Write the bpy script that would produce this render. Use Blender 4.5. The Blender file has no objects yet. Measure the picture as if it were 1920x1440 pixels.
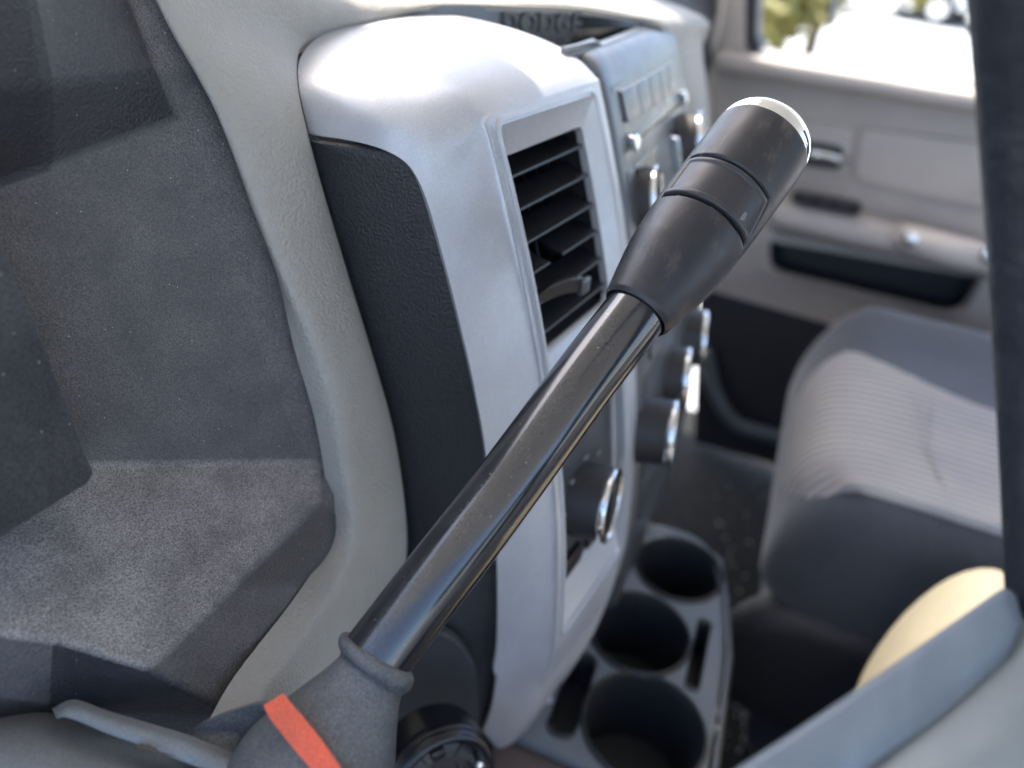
import bpy, bmesh, math, random
from mathutils import Vector, Matrix
random.seed(7)
SC = bpy.context.scene
COL = SC.collection
# ------------------------------------------------------------------ camera
# car axes: X to the passenger side, Y to the front, Z up; the camera sits at (0, 0, H)
H = 0.85
CAM = Vector((0, 0, H))
FPX = 1441.0
Rv = Vector((.5075, .427, -.7486)).normalized()
Fv = Vector((-.8554, .350, -.380)); Fv = (Fv - Rv * Fv.dot(Rv)).normalized()
Uv = Rv.cross(Fv).normalized()
M3 = Matrix((Rv, Fv, Uv))
cd = bpy.data.cameras.new('camera')
cd.sensor_width = 36; cd.lens = 36 * FPX / 1920
cd.clip_start = .01; cd.clip_end = 800
cd.dof.use_dof = True; cd.dof.focus_distance = .305; cd.dof.aperture_fstop = 4.5
cam = bpy.data.objects.new('camera', cd); COL.objects.link(cam)
cam.matrix_world = Matrix.Translation(CAM) @ M3.to_4x4()
SC.camera = cam
# ------------------------------------------------------------------ world, sun, exposure
W = bpy.data.worlds.new('World'); SC.world = W; W.use_nodes = True
wn = W.node_tree; wn.nodes.clear()
sky = wn.nodes.new('ShaderNodeTexSky'); sky.sky_type = 'NISHITA'; sky.sun_disc = False
bg = wn.nodes.new('ShaderNodeBackground'); wo = wn.nodes.new('ShaderNodeOutputWorld')
wn.links.new(sky.outputs[0], bg.inputs[0]); wn.links.new(bg.outputs[0], wo.inputs[0])
bg.inputs[1].default_value = .15
to_sun = Vector((.22, .62, .98)).normalized()
elev = math.asin(to_sun.z); az = math.atan2(to_sun.x, to_sun.y)
sky.sun_elevation = elev; sky.sun_rotation = az
sky.air_density = .85; sky.dust_density = 2.5; sky.ozone_density = 1.3
sl = bpy.data.lights.new('sun', 'SUN'); sl.energy = 3.2; sl.angle = math.radians(.5); sl.color = (1, .91, .76)
so = bpy.data.objects.new('sun', sl); COL.objects.link(so)
so.rotation_euler = to_sun.to_track_quat('Z', 'Y').to_euler()
SC.view_settings.view_transform = 'Standard'; SC.view_settings.look = 'None'
SC.view_settings.gamma = 1; SC.view_settings.use_curve_mapping = False
SC.view_settings.exposure = 2.12
SC.cycles.use_denoising = True
SC.cycles.max_bounces = 8
SC.cycles.sample_clamp_indirect = 8

# ------------------------------------------------------------------ geometry helpers
def ray(px, py):
    return M3 @ Vector((px - 960, 720 - py, -FPX)) / FPX
def at(px, py, X=None, Y=None, Z=None, d=None):
    r = ray(px, py)
    if X is not None: k = X / r.x
    elif Y is not None: k = Y / r.y
    elif Z is not None: k = Z / r.z
    else: k = d
    return CAM + r * k
def w(x, y, z): return Vector((x, y, z + H))
def yf(X, Z):                       # centre stack face, Z relative to the camera
    y = .175 + .3796 * (Z + .09) + .643 * (Z + .09) * (Z + .198)
    q = max(0, X - .42)
    return y + .09 * q + .2 * q * q
def fh(px, py, off=0):              # a picture point carried onto the centre stack face (off = metres behind it)
    r = ray(px, py); k = .15
    for i in range(60):
        k2 = (yf(r.x * k, r.z * k) + off) / r.y
        k = k + .5 * (max(.1, min(k2, 1.0)) - k)
    return CAM + r * k
def fw(X, Z, off=0): return Vector((X, yf(X, Z) + off, Z + H))
def fnorm(X, Z):
    e = .002
    a = fw(X + e, Z) - fw(X - e, Z); b = fw(X, Z + e) - fw(X, Z - e)
    n = a.cross(b).normalized()
    return n if n.y < 0 else -n

MESHES = {}
def link(o, parent, smooth=True, auto=None):
    COL.objects.link(o)
    if parent:
        o.parent = parent
        pm = Matrix.Translation(parent.location) if parent.parent is None else Matrix.Translation(parent['_wl'])
        o.location = o.location - pm.to_translation()
def obj(name, bm, m, parent=None, smooth=True, sharp=35):
    bmesh.ops.recalc_face_normals(bm, faces=bm.faces)
    if smooth:
        for f in bm.faces: f.smooth = True
        for e in bm.edges:
            if len(e.link_faces) == 2 and e.calc_face_angle(0) > math.radians(sharp): e.smooth = False
    me = bpy.data.meshes.new(name)
    vs = [v.co.copy() for v in bm.verts]
    lo = Vector([min(v[i] for v in vs) for i in range(3)]); hi = Vector([max(v[i] for v in vs) for i in range(3)])
    c = (lo + hi) / 2
    bmesh.ops.translate(bm, vec=-c, verts=bm.verts)
    bm.to_mesh(me); bm.free()
    ms = m if isinstance(m, (list, tuple)) else [m]
    for x in ms: me.materials.append(x)
    o = bpy.data.objects.new(name, me); o.location = c; o['_wl'] = c
    COL.objects.link(o)
    if parent:
        o.parent = parent
        o.location = c - Vector(parent['_wl'])
    return o
def thing(name, label, cat, loc, group=None):
    o = bpy.data.objects.new(name, None); COL.objects.link(o); o.location = loc; o['_wl'] = Vector(loc)
    o['label'] = label; o['category'] = cat
    if group: o['group'] = group
    o.empty_display_size = .05
    return o
def cr(p0, p1, p2, p3, t):
    return .5 * ((2 * p1) + (p2 - p0) * t + (2 * p0 - 5 * p1 + 4 * p2 - p3) * t * t + (3 * p1 - p0 - 3 * p2 + p3) * t ** 3)
def spline(pts, n, closed=False):
    out = []; N = len(pts)
    if closed:
        for i in range(N):
            for k in range(n): out.append(cr(pts[(i-1) % N], pts[i], pts[(i+1) % N], pts[(i+2) % N], k / n))
        return out
    for i in range(N - 1):
        a = pts[i-1] if i else 2 * pts[0] - pts[1]
        d = pts[i+2] if i + 2 < N else 2 * pts[-1] - pts[-2]
        for k in range(n): out.append(cr(a, pts[i], pts[i+1], d, k / n))
    out.append(pts[-1].copy()); return out
def grid_bm(ctrl, nu, nv, hole=None, thick=.002, relax=None):
    """ctrl[v][u] -> smooth sheet with real thickness (away from the camera); hole = list of (u0,u1,v0,v1) in control units"""
    rows = [spline(r, nu) for r in ctrl]
    cols = [spline([rows[i][j] for i in range(len(rows))], nv) for j in range(len(rows[0]))]
    NU, NV = len(cols), len(cols[0])
    P = [[cols[j][i] for j in range(NU)] for i in range(NV)]
    if relax:      # evens out the sheet; relax = (passes, last column, rows kept)
        for it in range(relax[0]):
            Q = [[p.copy() for p in r] for r in P]
            for i in range(1, NV - 1):
                for j in range(1, NU - 1):
                    wgt = 1 if i < relax[2] else min(1, max(0, (relax[1] - j) / 6))
                    if wgt: P[i][j] = Q[i][j].lerp((Q[i-1][j] + Q[i+1][j] + Q[i][j-1] + Q[i][j+1]) / 4, .9 * wgt)
    keep = [[True] * (NU - 1) for _ in range(NV - 1)]
    for (u0, u1, v0, v1) in (hole or []):
        for i in range(int(v0 * nv), int(v1 * nv)):
            for j in range(int(u0 * nu), int(u1 * nu)): keep[i][j] = False
    bm = bmesh.new()
    nrm = [[None] * NU for _ in range(NV)]
    for i in range(NV):
        for j in range(NU):
            a = P[min(i+1, NV-1)][j] - P[max(i-1, 0)][j]; b = P[i][min(j+1, NU-1)] - P[i][max(j-1, 0)]
            n = a.cross(b)
            n = n.normalized() if n.length > 1e-12 else Vector((0, -1, 0))
            nrm[i][j] = n
    # orient towards the camera by the middle
    s = sum(1 if nrm[i][j].dot(CAM - P[i][j]) > 0 else -1 for i in range(0, NV, 3) for j in range(0, NU, 3))
    sg = 1 if s > 0 else -1
    A = [[bm.verts.new(P[i][j]) for j in range(NU)] for i in range(NV)]
    B = [[bm.verts.new(P[i][j] - sg * nrm[i][j] * thick) for j in range(NU)] for i in range(NV)]
    for i in range(NV - 1):
        for j in range(NU - 1):
            if not keep[i][j]: continue
            bm.faces.new((A[i][j], A[i][j+1], A[i+1][j+1], A[i+1][j]))
            bm.faces.new((B[i][j], B[i+1][j], B[i+1][j+1], B[i][j+1]))
            for (di, dj, q) in ((-1, 0, ((i, j), (i, j+1))), (1, 0, ((i+1, j+1), (i+1, j))), (0, -1, ((i+1, j), (i, j))), (0, 1, ((i, j+1), (i+1, j+1)))):
                ii, jj = i + di, j + dj
                if ii < 0 or jj < 0 or ii >= NV-1 or jj >= NU-1 or not keep[ii][jj]:
                    (a0, a1), (b0, b1) = q
                    bm.faces.new((A[a0][a1], B[a0][a1], B[b0][b1], A[b0][b1]))
    for v in [v for v in bm.verts if not v.link_faces]: bm.verts.remove(v)
    return bm
def loops_bm(loops, close_first=False, close_last=False, bm=None):
    bm = bm or bmesh.new()
    L = [[bm.verts.new(p) for p in lp] for lp in loops]
    n = len(L[0])
    for a, b in zip(L, L[1:]):
        for k in range(n): bm.faces.new((a[k], a[(k+1) % n], b[(k+1) % n], b[k]))
    if close_first: bm.faces.new(L[0])
    if close_last: bm.faces.new(L[-1])
    return bm
def tube_bm(pts, rad, seg=24, caps=True, bm=None, flat=1.0):
    n = len(pts); loops = []
    if not isinstance(rad, (list, tuple)): rad = [rad] * n
    t0 = (pts[1] - pts[0]).normalized()
    up = Vector((0, 0, 1)) if abs(t0.z) < .9 else Vector((1, 0, 0))
    e1 = t0.cross(up).normalized()
    for i in range(n):
        t = (pts[min(i+1, n-1)] - pts[max(i-1, 0)]).normalized()
        e1 = (e1 - t * e1.dot(t)).normalized(); e2 = t.cross(e1)
        loops.append([pts[i] + (e1 * math.cos(a) + e2 * math.sin(a) * flat) * rad[i] for a in [2 * math.pi * k / seg for k in range(seg)]])
    return loops_bm(loops, caps, caps, bm)
def frame(axis, ref=None):
    a = axis.normalized()
    ref = ref if ref is not None else (Vector((0, 0, 1)) if abs(a.z) < .9 else Vector((1, 0, 0)))
    e1 = (ref - a * ref.dot(a)).normalized()
    return a, e1, a.cross(e1)
def lathe_bm(o, axis, prof, seg=48, caps=(True, True), bm=None, rfun=None):
    a, e1, e2 = frame(axis)
    loops = []
    for (r, h) in prof:
        loops.append([o + a * h + (e1 * math.cos(t) + e2 * math.sin(t)) * (r * (rfun(t, h) if rfun else 1)) for t in [2 * math.pi * k / seg for k in range(seg)]])
    return loops_bm(loops, caps[0], caps[1], bm)
def prism_bm(pts, vec, bevel=0, segs=3, bm=None, drop=None):
    b = bmesh.new()
    vs = [b.verts.new(p) for p in pts]; f = b.faces.new(vs)
    r = bmesh.ops.extrude_face_region(b, geom=[f])
    nv = [x for x in r['geom'] if isinstance(x, bmesh.types.BMVert)]
    bmesh.ops.translate(b, vec=vec, verts=nv)
    bmesh.ops.recalc_face_normals(b, faces=b.faces)
    if bevel: bmesh.ops.bevel(b, geom=b.edges[:], offset=bevel, segments=segs, affect='EDGES', profile=.6, clamp_overlap=True)
    if bm is None: return b
    me = bpy.data.meshes.new('tmp'); b.to_mesh(me); b.free(); bm.from_mesh(me); bpy.data.meshes.remove(me)
    return bm
def box_bm(c, s, bevel=0, segs=3, bm=None, rot=None):
    b = bmesh.new(); bmesh.ops.create_cube(b, size=1)
    bmesh.ops.scale(b, vec=Vector(s), verts=b.verts)
    if bevel: bmesh.ops.bevel(b, geom=b.edges[:], offset=bevel, segments=segs, affect='EDGES', profile=.5, clamp_overlap=True)
    if rot is not None: bmesh.ops.rotate(b, matrix=rot, verts=b.verts)
    bmesh.ops.translate(b, vec=Vector(c), verts=b.verts)
    if bm is None: return b
    me = bpy.data.meshes.new('tmp'); b.to_mesh(me); b.free(); bm.from_mesh(me); bpy.data.meshes.remove(me)
    return bm
def rrect(u0, u1, v0, v1, r, n=6):
    out = []
    for (cx, cy, a0) in ((u1 - r, v1 - r, 0), (u0 + r, v1 - r, 90), (u0 + r, v0 + r, 180), (u1 - r, v0 + r, 270)):
        for k in range(n + 1):
            a = math.radians(a0 + 90 * k / n); out.append((cx + r * math.cos(a), cy + r * math.sin(a)))
    return out
def rpoly(pts, r, n=4):
    """rounds the corners of a 3-D polygon"""
    out = []; N = len(pts)
    for i in range(N):
        p, a, b = pts[i], pts[i-1], pts[(i+1) % N]
        d1 = a - p; d2 = b - p; rr = min(r, d1.length * .45, d2.length * .45)
        q0 = p + d1.normalized() * rr; q1 = p + d2.normalized() * rr
        for k in range(n + 1):
            t = k / n; out.append(q0 * (1-t)**2 + p * 2*t*(1-t) + q1 * t*t)
    return out

# ------------------------------------------------------------------ materials
def mat(name, base, rough=.5, metal=0, bumps=(), mott=None, dust=None, specks=None, coat=0, spec=.5, sheen=0, smudge=None, fine=None):
    m = bpy.data.materials.new(name); m.use_nodes = True
    nt = m.node_tree; N = nt.nodes; L = nt.links
    b = N['Principled BSDF']
    b.inputs['Roughness'].default_value = rough; b.inputs['Metallic'].default_value = metal
    b.inputs['Coat Weight'].default_value = coat; b.inputs['Specular IOR Level'].default_value = spec
    b.inputs['Coat Roughness'].default_value = .12
    if sheen: b.inputs['Sheen Weight'].default_value = sheen
    tc = N.new('ShaderNodeTexCoord'); co = tc.outputs['Object']
    def noise(scale, det=4, rgh=.6, vec=None):
        n = N.new('ShaderNodeTexNoise'); n.inputs['Scale'].default_value = scale; n.inputs['Detail'].default_value = det
        n.inputs['Roughness'].default_value = rgh; L.new(vec or co, n.inputs['Vector']); return n.outputs[0]
    def ramp(src, a, bb):
        r = N.new('ShaderNodeMapRange'); r.inputs['From Min'].default_value = a; r.inputs['From Max'].default_value = bb
        L.new(src, r.inputs['Value']); return r.outputs[0]
    def mul(a, k):
        x = N.new('ShaderNodeMath'); x.operation = 'MULTIPLY'; L.new(a, x.inputs[0])
        if isinstance(k, (int, float)): x.inputs[1].default_value = k
        else: L.new(k, x.inputs[1])
        return x.outputs[0]
    def mix(f, a, c):
        x = N.new('ShaderNodeMix'); x.data_type = 'RGBA'; L.new(f, x.inputs[0])
        for s, v in ((6, a), (7, c)):
            if isinstance(v, tuple): x.inputs[s].default_value = (*v, 1)
            else: L.new(v, x.inputs[s])
        return x.outputs[2]
    col = tuple(base); roughsrc = None
    if mott:      # (second colour, scale, lo, hi)
        col = mix(ramp(noise(mott[1]), mott[2], mott[3]), col, mott[0])
    if smudge:    # (colour, scale, lo, hi, amount): large smears
        mp = N.new('ShaderNodeMapping'); mp.inputs['Rotation'].default_value = (.3, .5, .9); mp.inputs['Scale'].default_value = (1, 2.6, 1)
        L.new(co, mp.inputs[0])
        f = mul(ramp(noise(smudge[1], 5, .65, mp.outputs[0]), smudge[2], smudge[3]), smudge[4])
        col = mix(f, col, smudge[0])
    if fine:      # (scale, lowest factor): tiny tonal grain
        mr = N.new('ShaderNodeMapRange'); mr.inputs['From Min'].default_value = .35; mr.inputs['From Max'].default_value = .65
        mr.inputs['To Min'].default_value = fine[1]; mr.inputs['To Max'].default_value = 2 - fine[1]
        L.new(noise(fine[0], 2, .6), mr.inputs['Value'])
        vm = N.new('ShaderNodeVectorMath'); vm.operation = 'SCALE'; L.new(mr.outputs[0], vm.inputs['Scale'])
        if isinstance(col, tuple): vm.inputs[0].default_value = col
        else: L.new(col, vm.inputs[0])
        col = vm.outputs[0]
    if dust:      # (colour, amount): dust collecting on faces that look up
        g = N.new('ShaderNodeNewGeometry'); sx = N.new('ShaderNodeSeparateXYZ'); L.new(g.outputs['Normal'], sx.inputs[0])
        up = ramp(sx.outputs[2], .1, .8)
        f = mul(mul(up, ramp(noise(45, 6, .7), .05, .80)), dust[1])
        fg_ = ramp(noise(1500, 2, .5), .2, .7)
        f = mul(f, fg_)
        col = mix(f, col, dust[0])
        rr = N.new('ShaderNodeMapRange'); rr.inputs['To Min'].default_value = rough; rr.inputs['To Max'].default_value = min(.9, rough + .35)
        L.new(f, rr.inputs['Value']); roughsrc = rr.outputs[0]
    if specks:    # (colour, cell scale, radius, share)
        v = N.new('ShaderNodeTexVoronoi'); v.inputs['Scale'].default_value = specks[1]; L.new(co, v.inputs['Vector'])
        d = ramp(v.outputs['Distance'], specks[2], specks[2] * .5)
        sp = N.new('ShaderNodeSeparateColor'); L.new(v.outputs['Color'], sp.inputs[0])
        k = N.new('ShaderNodeMath'); k.operation = 'LESS_THAN'; k.inputs[1].default_value = specks[3]; L.new(sp.outputs[0], k.inputs[0])
        col = mix(mul(d, k.outputs[0]), col, specks[0])
    if isinstance(col, tuple): b.inputs['Base Color'].default_value = (*col, 1)
    else: L.new(col, b.inputs['Base Color'])
    if roughsrc is not None: L.new(roughsrc, b.inputs['Roughness'])
    elif not metal or rough > .1:
        rr = N.new('ShaderNodeMapRange'); rr.inputs['From Min'].default_value = .3; rr.inputs['From Max'].default_value = .7
        rr.inputs['To Min'].default_value = rough * .85; rr.inputs['To Max'].default_value = min(1, rough * 1.2)
        L.new(noise(90, 5, .7), rr.inputs['Value']); L.new(rr.outputs[0], b.inputs['Roughness'])
    prev = None
    for (kind, scale, strength, dist) in bumps:
        if kind == 'grain':     # leather-like cells with creases
            nz = N.new('ShaderNodeTexNoise'); nz.inputs['Scale'].default_value = scale * .6; L.new(co, nz.inputs['Vector'])
            ad = N.new('ShaderNodeVectorMath'); ad.operation = 'MULTIPLY_ADD'
            L.new(nz.outputs['Color'], ad.inputs[0]); ad.inputs[1].default_value = (1.1 / scale,) * 3; L.new(co, ad.inputs[2])
            v = N.new('ShaderNodeTexVoronoi'); v.feature = 'SMOOTH_F1'; v.inputs['Scale'].default_value = scale; v.inputs['Smoothness'].default_value = .5
            L.new(ad.outputs[0], v.inputs['Vector']); h = ramp(v.outputs['Distance'], .75, .1)
        elif kind == 'noise': h = noise(scale, 3, .6)
        elif kind == 'ribs':
            wv = N.new('ShaderNodeTexWave'); wv.inputs['Scale'].default_value = scale; wv.bands_direction = 'X'; wv.inputs['Distortion'].default_value = .6
            wv.inputs['Detail'].default_value = 1; L.new(co, wv.inputs['Vector']); h = wv.outputs[1]
        bp = N.new('ShaderNodeBump'); bp.inputs['Strength'].default_value = strength; bp.inputs['Distance'].default_value = dist
        L.new(h, bp.inputs['Height'])
        if prev: L.new(prev, bp.inputs['Normal'])
        prev = bp.outputs[0]
    if prev:
        L.new(prev, b.inputs['Normal'])
    return m
M = {}
M['beige'] = mat('beige_grained_vinyl', (.335, .325, .30), .52, bumps=[('grain', 620, .7, .0005), ('noise', 2500, .25, .0001)], mott=((.30, .29, .265), 25, .3, .7))
M['leather'] = mat('black_grained_vinyl', (.013, .0145, .018), .5, bumps=[('grain', 800, .55, .0004), ('noise', 2600, .2, .0001)])
M['silver'] = mat('silver_paint', (.46, .47, .49), .42, .35, bumps=[('noise', 3000, .04, .00005)], mott=((.45, .46, .49), 30, .35, .65), specks=((.10, .10, .11), 200, .12, .07), coat=.2, smudge=((.56, .58, .62), 25, .45, .7, .45), fine=(1300, .93))
M['silver_dark'] = mat('graphite_paint', (.13, .138, .148), .36, .5, bumps=[('noise', 2000, .05, .0001)], mott=((.095, .10, .11), 30, .3, .7), coat=.2)
M['dusty'] = mat('dusty_charcoal_plastic', (.032, .033, .039), .5, bumps=[('noise', 900, .9, .0005), ('grain', 800, .5, .0004)], dust=((.34, .32, .31), 1.6), specks=((.5, .5, .5), 420, .12, .12), smudge=((.045, .048, .06), 9, .5, .75, .4), fine=(1000, .82))
M['pod'] = mat('dark_pod_plastic', (.026, .029, .036), .5, bumps=[('noise', 900, .7, .0005)], dust=((.2, .2, .2), .8), specks=((.6, .6, .6), 400, .14, .2), fine=(900, .55), smudge=((.07, .072, .08), 14, .42, .7, .7))
M['plastic'] = mat('charcoal_plastic', (.042, .045, .051), .45, bumps=[('noise', 1200, .3, .0002)], dust=((.17, .16, .16), .8), smudge=((.06, .06, .065), 16, .45, .75, .6))
M['column'] = mat('grey_column_plastic', (.20, .225, .24), .5, bumps=[('noise', 900, .25, .0002)], dust=((.2, .2, .2), .8), mott=((.125, .14, .155), 22, .3, .7), fine=(1200, .8))
M['gloss'] = mat('gloss_black_tube', (.008, .009, .012), .14, bumps=[('noise', 600, .03, .0001)], dust=((.10, .10, .105), .5), specks=((.45, .46, .48), 500, .12, .09), smudge=((.022, .024, .03), 40, .5, .8, .6), coat=.6, spec=.8)
M['plastic_gloss'] = mat('gloss_black_plastic', (.010, .011, .014), .22)
M['satin'] = mat('satin_black_grip', (.018, .019, .023), .40, bumps=[('noise', 1500, .4, .0002)], mott=((.030, .028, .030), 60, .45, .8), smudge=((.13, .105, .095), 55, .56, .80, .7), specks=((.35, .35, .38), 300, .07, .05))
M['button'] = mat('shift_button_plastic', (.028, .028, .032), .36, bumps=[('noise', 1400, .15, .0001)], smudge=((.08, .06, .055), 60, .55, .8, .5))
M['mark'] = mat('worn_grey_print', (.22, .22, .23), .5)
M['rubber'] = mat('dusty_rubber_boot', (.042, .048, .058), .6, bumps=[('grain', 1300, .6, .0004), ('noise', 500, .2, .0003)], dust=((.24, .245, .25), 1.1), smudge=((.10, .10, .10), 35, .5, .75, .6), fine=(1000, .5))
M['chrome'] = mat('chrome', (.82, .84, .86), .05, 1)
M['chrome_soft'] = mat('brushed_chrome', (.75, .77, .8), .16, 1)
M['orange'] = mat('orange_paper', (.80, .115, .05), .6, bumps=[('noise', 500, .4, .0004), ('noise', 120, .5, .001)], mott=((.62, .12, .065), 90, .40, .7), fine=(1200, .85))
M['slat'] = mat('black_vent_plastic', (.010, .011, .014), .33, bumps=[('noise', 900, .1, .0001)])
M['black'] = mat('matt_black', (.006, .006, .008), .8)
M['knob'] = mat('knurled_black_rubber', (.016, .016, .019), .5, bumps=[('noise', 1500, .3, .0002)])
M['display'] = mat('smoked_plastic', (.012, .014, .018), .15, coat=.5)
M['wheel'] = mat('black_wheel_leather', (.010, .014, .020), .5, bumps=[('grain', 600, .4, .0004), ('noise', 35, .8, .004)])
M['spoke'] = mat('blue_grey_spoke_plastic', (.165, .195, .225), .34, bumps=[('noise', 500, .08, .0002)], smudge=((.26, .29, .32), 20, .5, .8, .6), mott=((.14, .17, .20), 18, .3, .7))
M['door'] = mat('taupe_door_plastic', (.56, .50, .455), .55, bumps=[('noise', 700, .2, .0003)], mott=((.49, .44, .405), 12, .3, .7))
M['door_dark'] = mat('dark_door_plastic', (.03, .032, .04), .6)
M['seat_grey'] = mat('grey_ribbed_fabric', (.47, .45, .435), .85, bumps=[('ribs', 26, 1, .006), ('noise', 500, .4, .0006)], mott=((.36, .35, .37), 9, .35, .65), sheen=.3)
M['seat_dark'] = mat('dark_blue_grey_fabric', (.034, .042, .060), .85, bumps=[('noise', 700, .5, .0008)], mott=((.050, .062, .086), 10, .3, .7), sheen=.4)
M['seat_light'] = mat('pale_vinyl_cushion', (.24, .215, .165), .6, bumps=[('grain', 260, .3, .0006)], mott=((.20, .18, .14), 14, .3, .7))
M['console'] = mat('slate_console_plastic', (.13, .15, .175), .42, bumps=[('noise', 700, .15, .0002)], mott=((.10, .12, .14), 20, .3, .7))
M['cup_dark'] = mat('black_cup_lining', (.018, .022, .028), .5)
M['carpet'] = mat('black_carpet', (.012, .013, .015), .95, bumps=[('noise', 500, 1, .004), ('noise', 90, .6, .01)], mott=((.028, .024, .021), 40, .45, .7), specks=((.22, .18, .15), 60, .14, .12))
M['steel'] = mat('seat_rail_steel', (.10, .11, .12), .4, .6)
M['litter'] = mat('pale_crumbs', (.35, .34, .33), .6)
M['roof'] = mat('headliner', (.56, .54, .50), .9)
M['ground'] = mat('pale_concrete', (.58, .59, .60), .9, mott=((.50, .51, .52), .6, .3, .7))
M['paint_white'] = mat('white_car_paint', (.75, .75, .74), .3, coat=.5)
M['car_glass'] = mat('dark_car_glass', (.12, .13, .14), .08)
M['tyre'] = mat('tyre_rubber', (.02, .02, .02), .8)
M['leaf'] = mat('leaves', (.22, .21, .06), .6, mott=((.26, .23, .07), 3, .3, .7))
M['bark'] = mat('bark', (.09, .07, .05), .9)
gl = bpy.data.materials.new('window_glass'); gl.use_nodes = True
_b = gl.node_tree.nodes['Principled BSDF']; _b.inputs['Roughness'].default_value = 0; _b.inputs['Transmission Weight'].default_value = 1; _b.inputs['IOR'].default_value = 1.0; _b.inputs['Base Color'].default_value = (.93, .95, .94, 1)
M['glass'] = gl

# ------------------------------------------------------------------ setting: floor, ground, cab roof
fl = obj('floor', box_bm((.45, -.3, -.02), (1.75, 2.6, .04)), M['carpet'], smooth=False); fl['kind'] = 'structure'
gr = obj('ground', box_bm((100, 0, -.8), (500, 500, .04)), M['ground'], smooth=False); gr['kind'] = 'structure'
HD = .30       # front edge of the roof
rf = obj('roof', box_bm((.42, (HD - 1.5) / 2, H + .44), (1.75, HD + 1.5, .05), .02), M['roof']); rf['kind'] = 'structure'

# ------------------------------------------------------------------ dashboard
dash = thing('dashboard', 'beige vinyl dashboard with silver centre stack behind the black shift lever', 'dashboard', w(.3, .3, -.5))
# beige surround: an arch band round the centre stack
B = [  # inner, outer
 (at(600,1470,Y=.155), at(418,1410,Y=.147)), (at(690,1260,Y=.165), at(486,1300,Y=.153)), (at(745,1120,X=.246), at(600,1140,Y=.166)),
 (at(763,1035,X=.250), at(653,1035,Y=.177)), (at(758,930,X=.252), at(650,930,Y=.184)), (at(738,800,X=.252), at(630,800,Y=.194)),
 (at(700,665,X=.252), at(594,665,Y=.206)), (at(655,515,X=.252), at(530,515,Y=.222)), (at(615,380,X=.252), at(473,370,Y=.236)),
 (at(582,258,X=.252), at(420,235,Y=.248)), (at(560,160,X=.262), at(380,150,Y=.258)), (at(563,88,X=.289), at(326,52,Y=.268)),
 (at(600,62,X=.306), at(284,-30,Y=.276)), (at(690,38,X=.342), at(190,-190,Y=.30)), (w(.392,.281,-.062), w(.26,.46,-.035)),
 (w(.443,.253,-.0612), w(.40,.52,-.035)), (w(.487,.234,-.062), w(.52,.50,-.04)), (w(.535,.220,-.067), w(.62,.44,-.045)),
 (w(.578,.208,-.0735), at(1301,20,X=.70)), (at(1264,104,X=.605), at(1314,75,X=.685)), (at(1288,175,X=.615), at(1326,170,X=.675)), (at(1300,265,X=.625), at(1335,270,X=.665))]
ctrl = []
for k, (a, b) in enumerate(B):
    out = (b - a).normalized()
    kb = min(1, max(0, (k - 8) / 6))
    n = Vector((-.5, -.8, .35)).lerp(Vector((0, -.3, .95)), kb).normalized()
    n = (n - out * n.dot(out)).normalized(); back = -n
    rl = .003 if 13 <= k <= 18 else .010
    rb, ro = (.012, .001) if k < 7 else (.008, -.004) if k < 9 else (.006, -.006)
    ctrl.append([a + back * rl - out * .0005, a + back * .001, a + out * .004 + n * .0018, a.lerp(b, .35) + n * .0035, a.lerp(b, .7) + n * .003, b - out * .004 + n * .0015, b + back * .002, b + back * rb + out * ro])
obj('dash_pad', grid_bm(ctrl, 5, 6, thick=.003, relax=(4, 99, 999)), M['beige'], dash)
# pad running on to the windscreen and the far side
p2 = obj('dash_top', grid_bm([[w(-.45,.30,-.02), w(.1,.34,.0), w(.26,.455,-.038), w(.52,.52,-.043), w(.72,.36,-.065), w(1.42,.34,-.07)],
                         [w(-.45,.55,-.02), w(.1,.60,.0), w(.3,.62,-.02), w(.52,.66,-.03), w(.8,.6,-.03), w(1.42,.6,-.03)],
                         [w(-.45,.9,-.08), w(.1,.95,-.06), w(.3,.98,-.06), w(.52,1.,-.06), w(.8,.98,-.06), w(1.42,.9,-.08)]], 6, 5, thick=.004), M['beige'], dash)
obj('passenger_dash_face', grid_bm([[w(.72,.37,-.075), w(.95,.36,-.075), w(1.2,.36,-.08)], [w(.72,.33,-.2), w(.95,.33,-.2), w(1.2,.34,-.2)], [w(.72,.42,-.38), w(.95,.42,-.38), w(1.2,.42,-.38)]], 4, 5, thick=.004), M['plastic'], dash)
# instrument recess, charcoal

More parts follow.
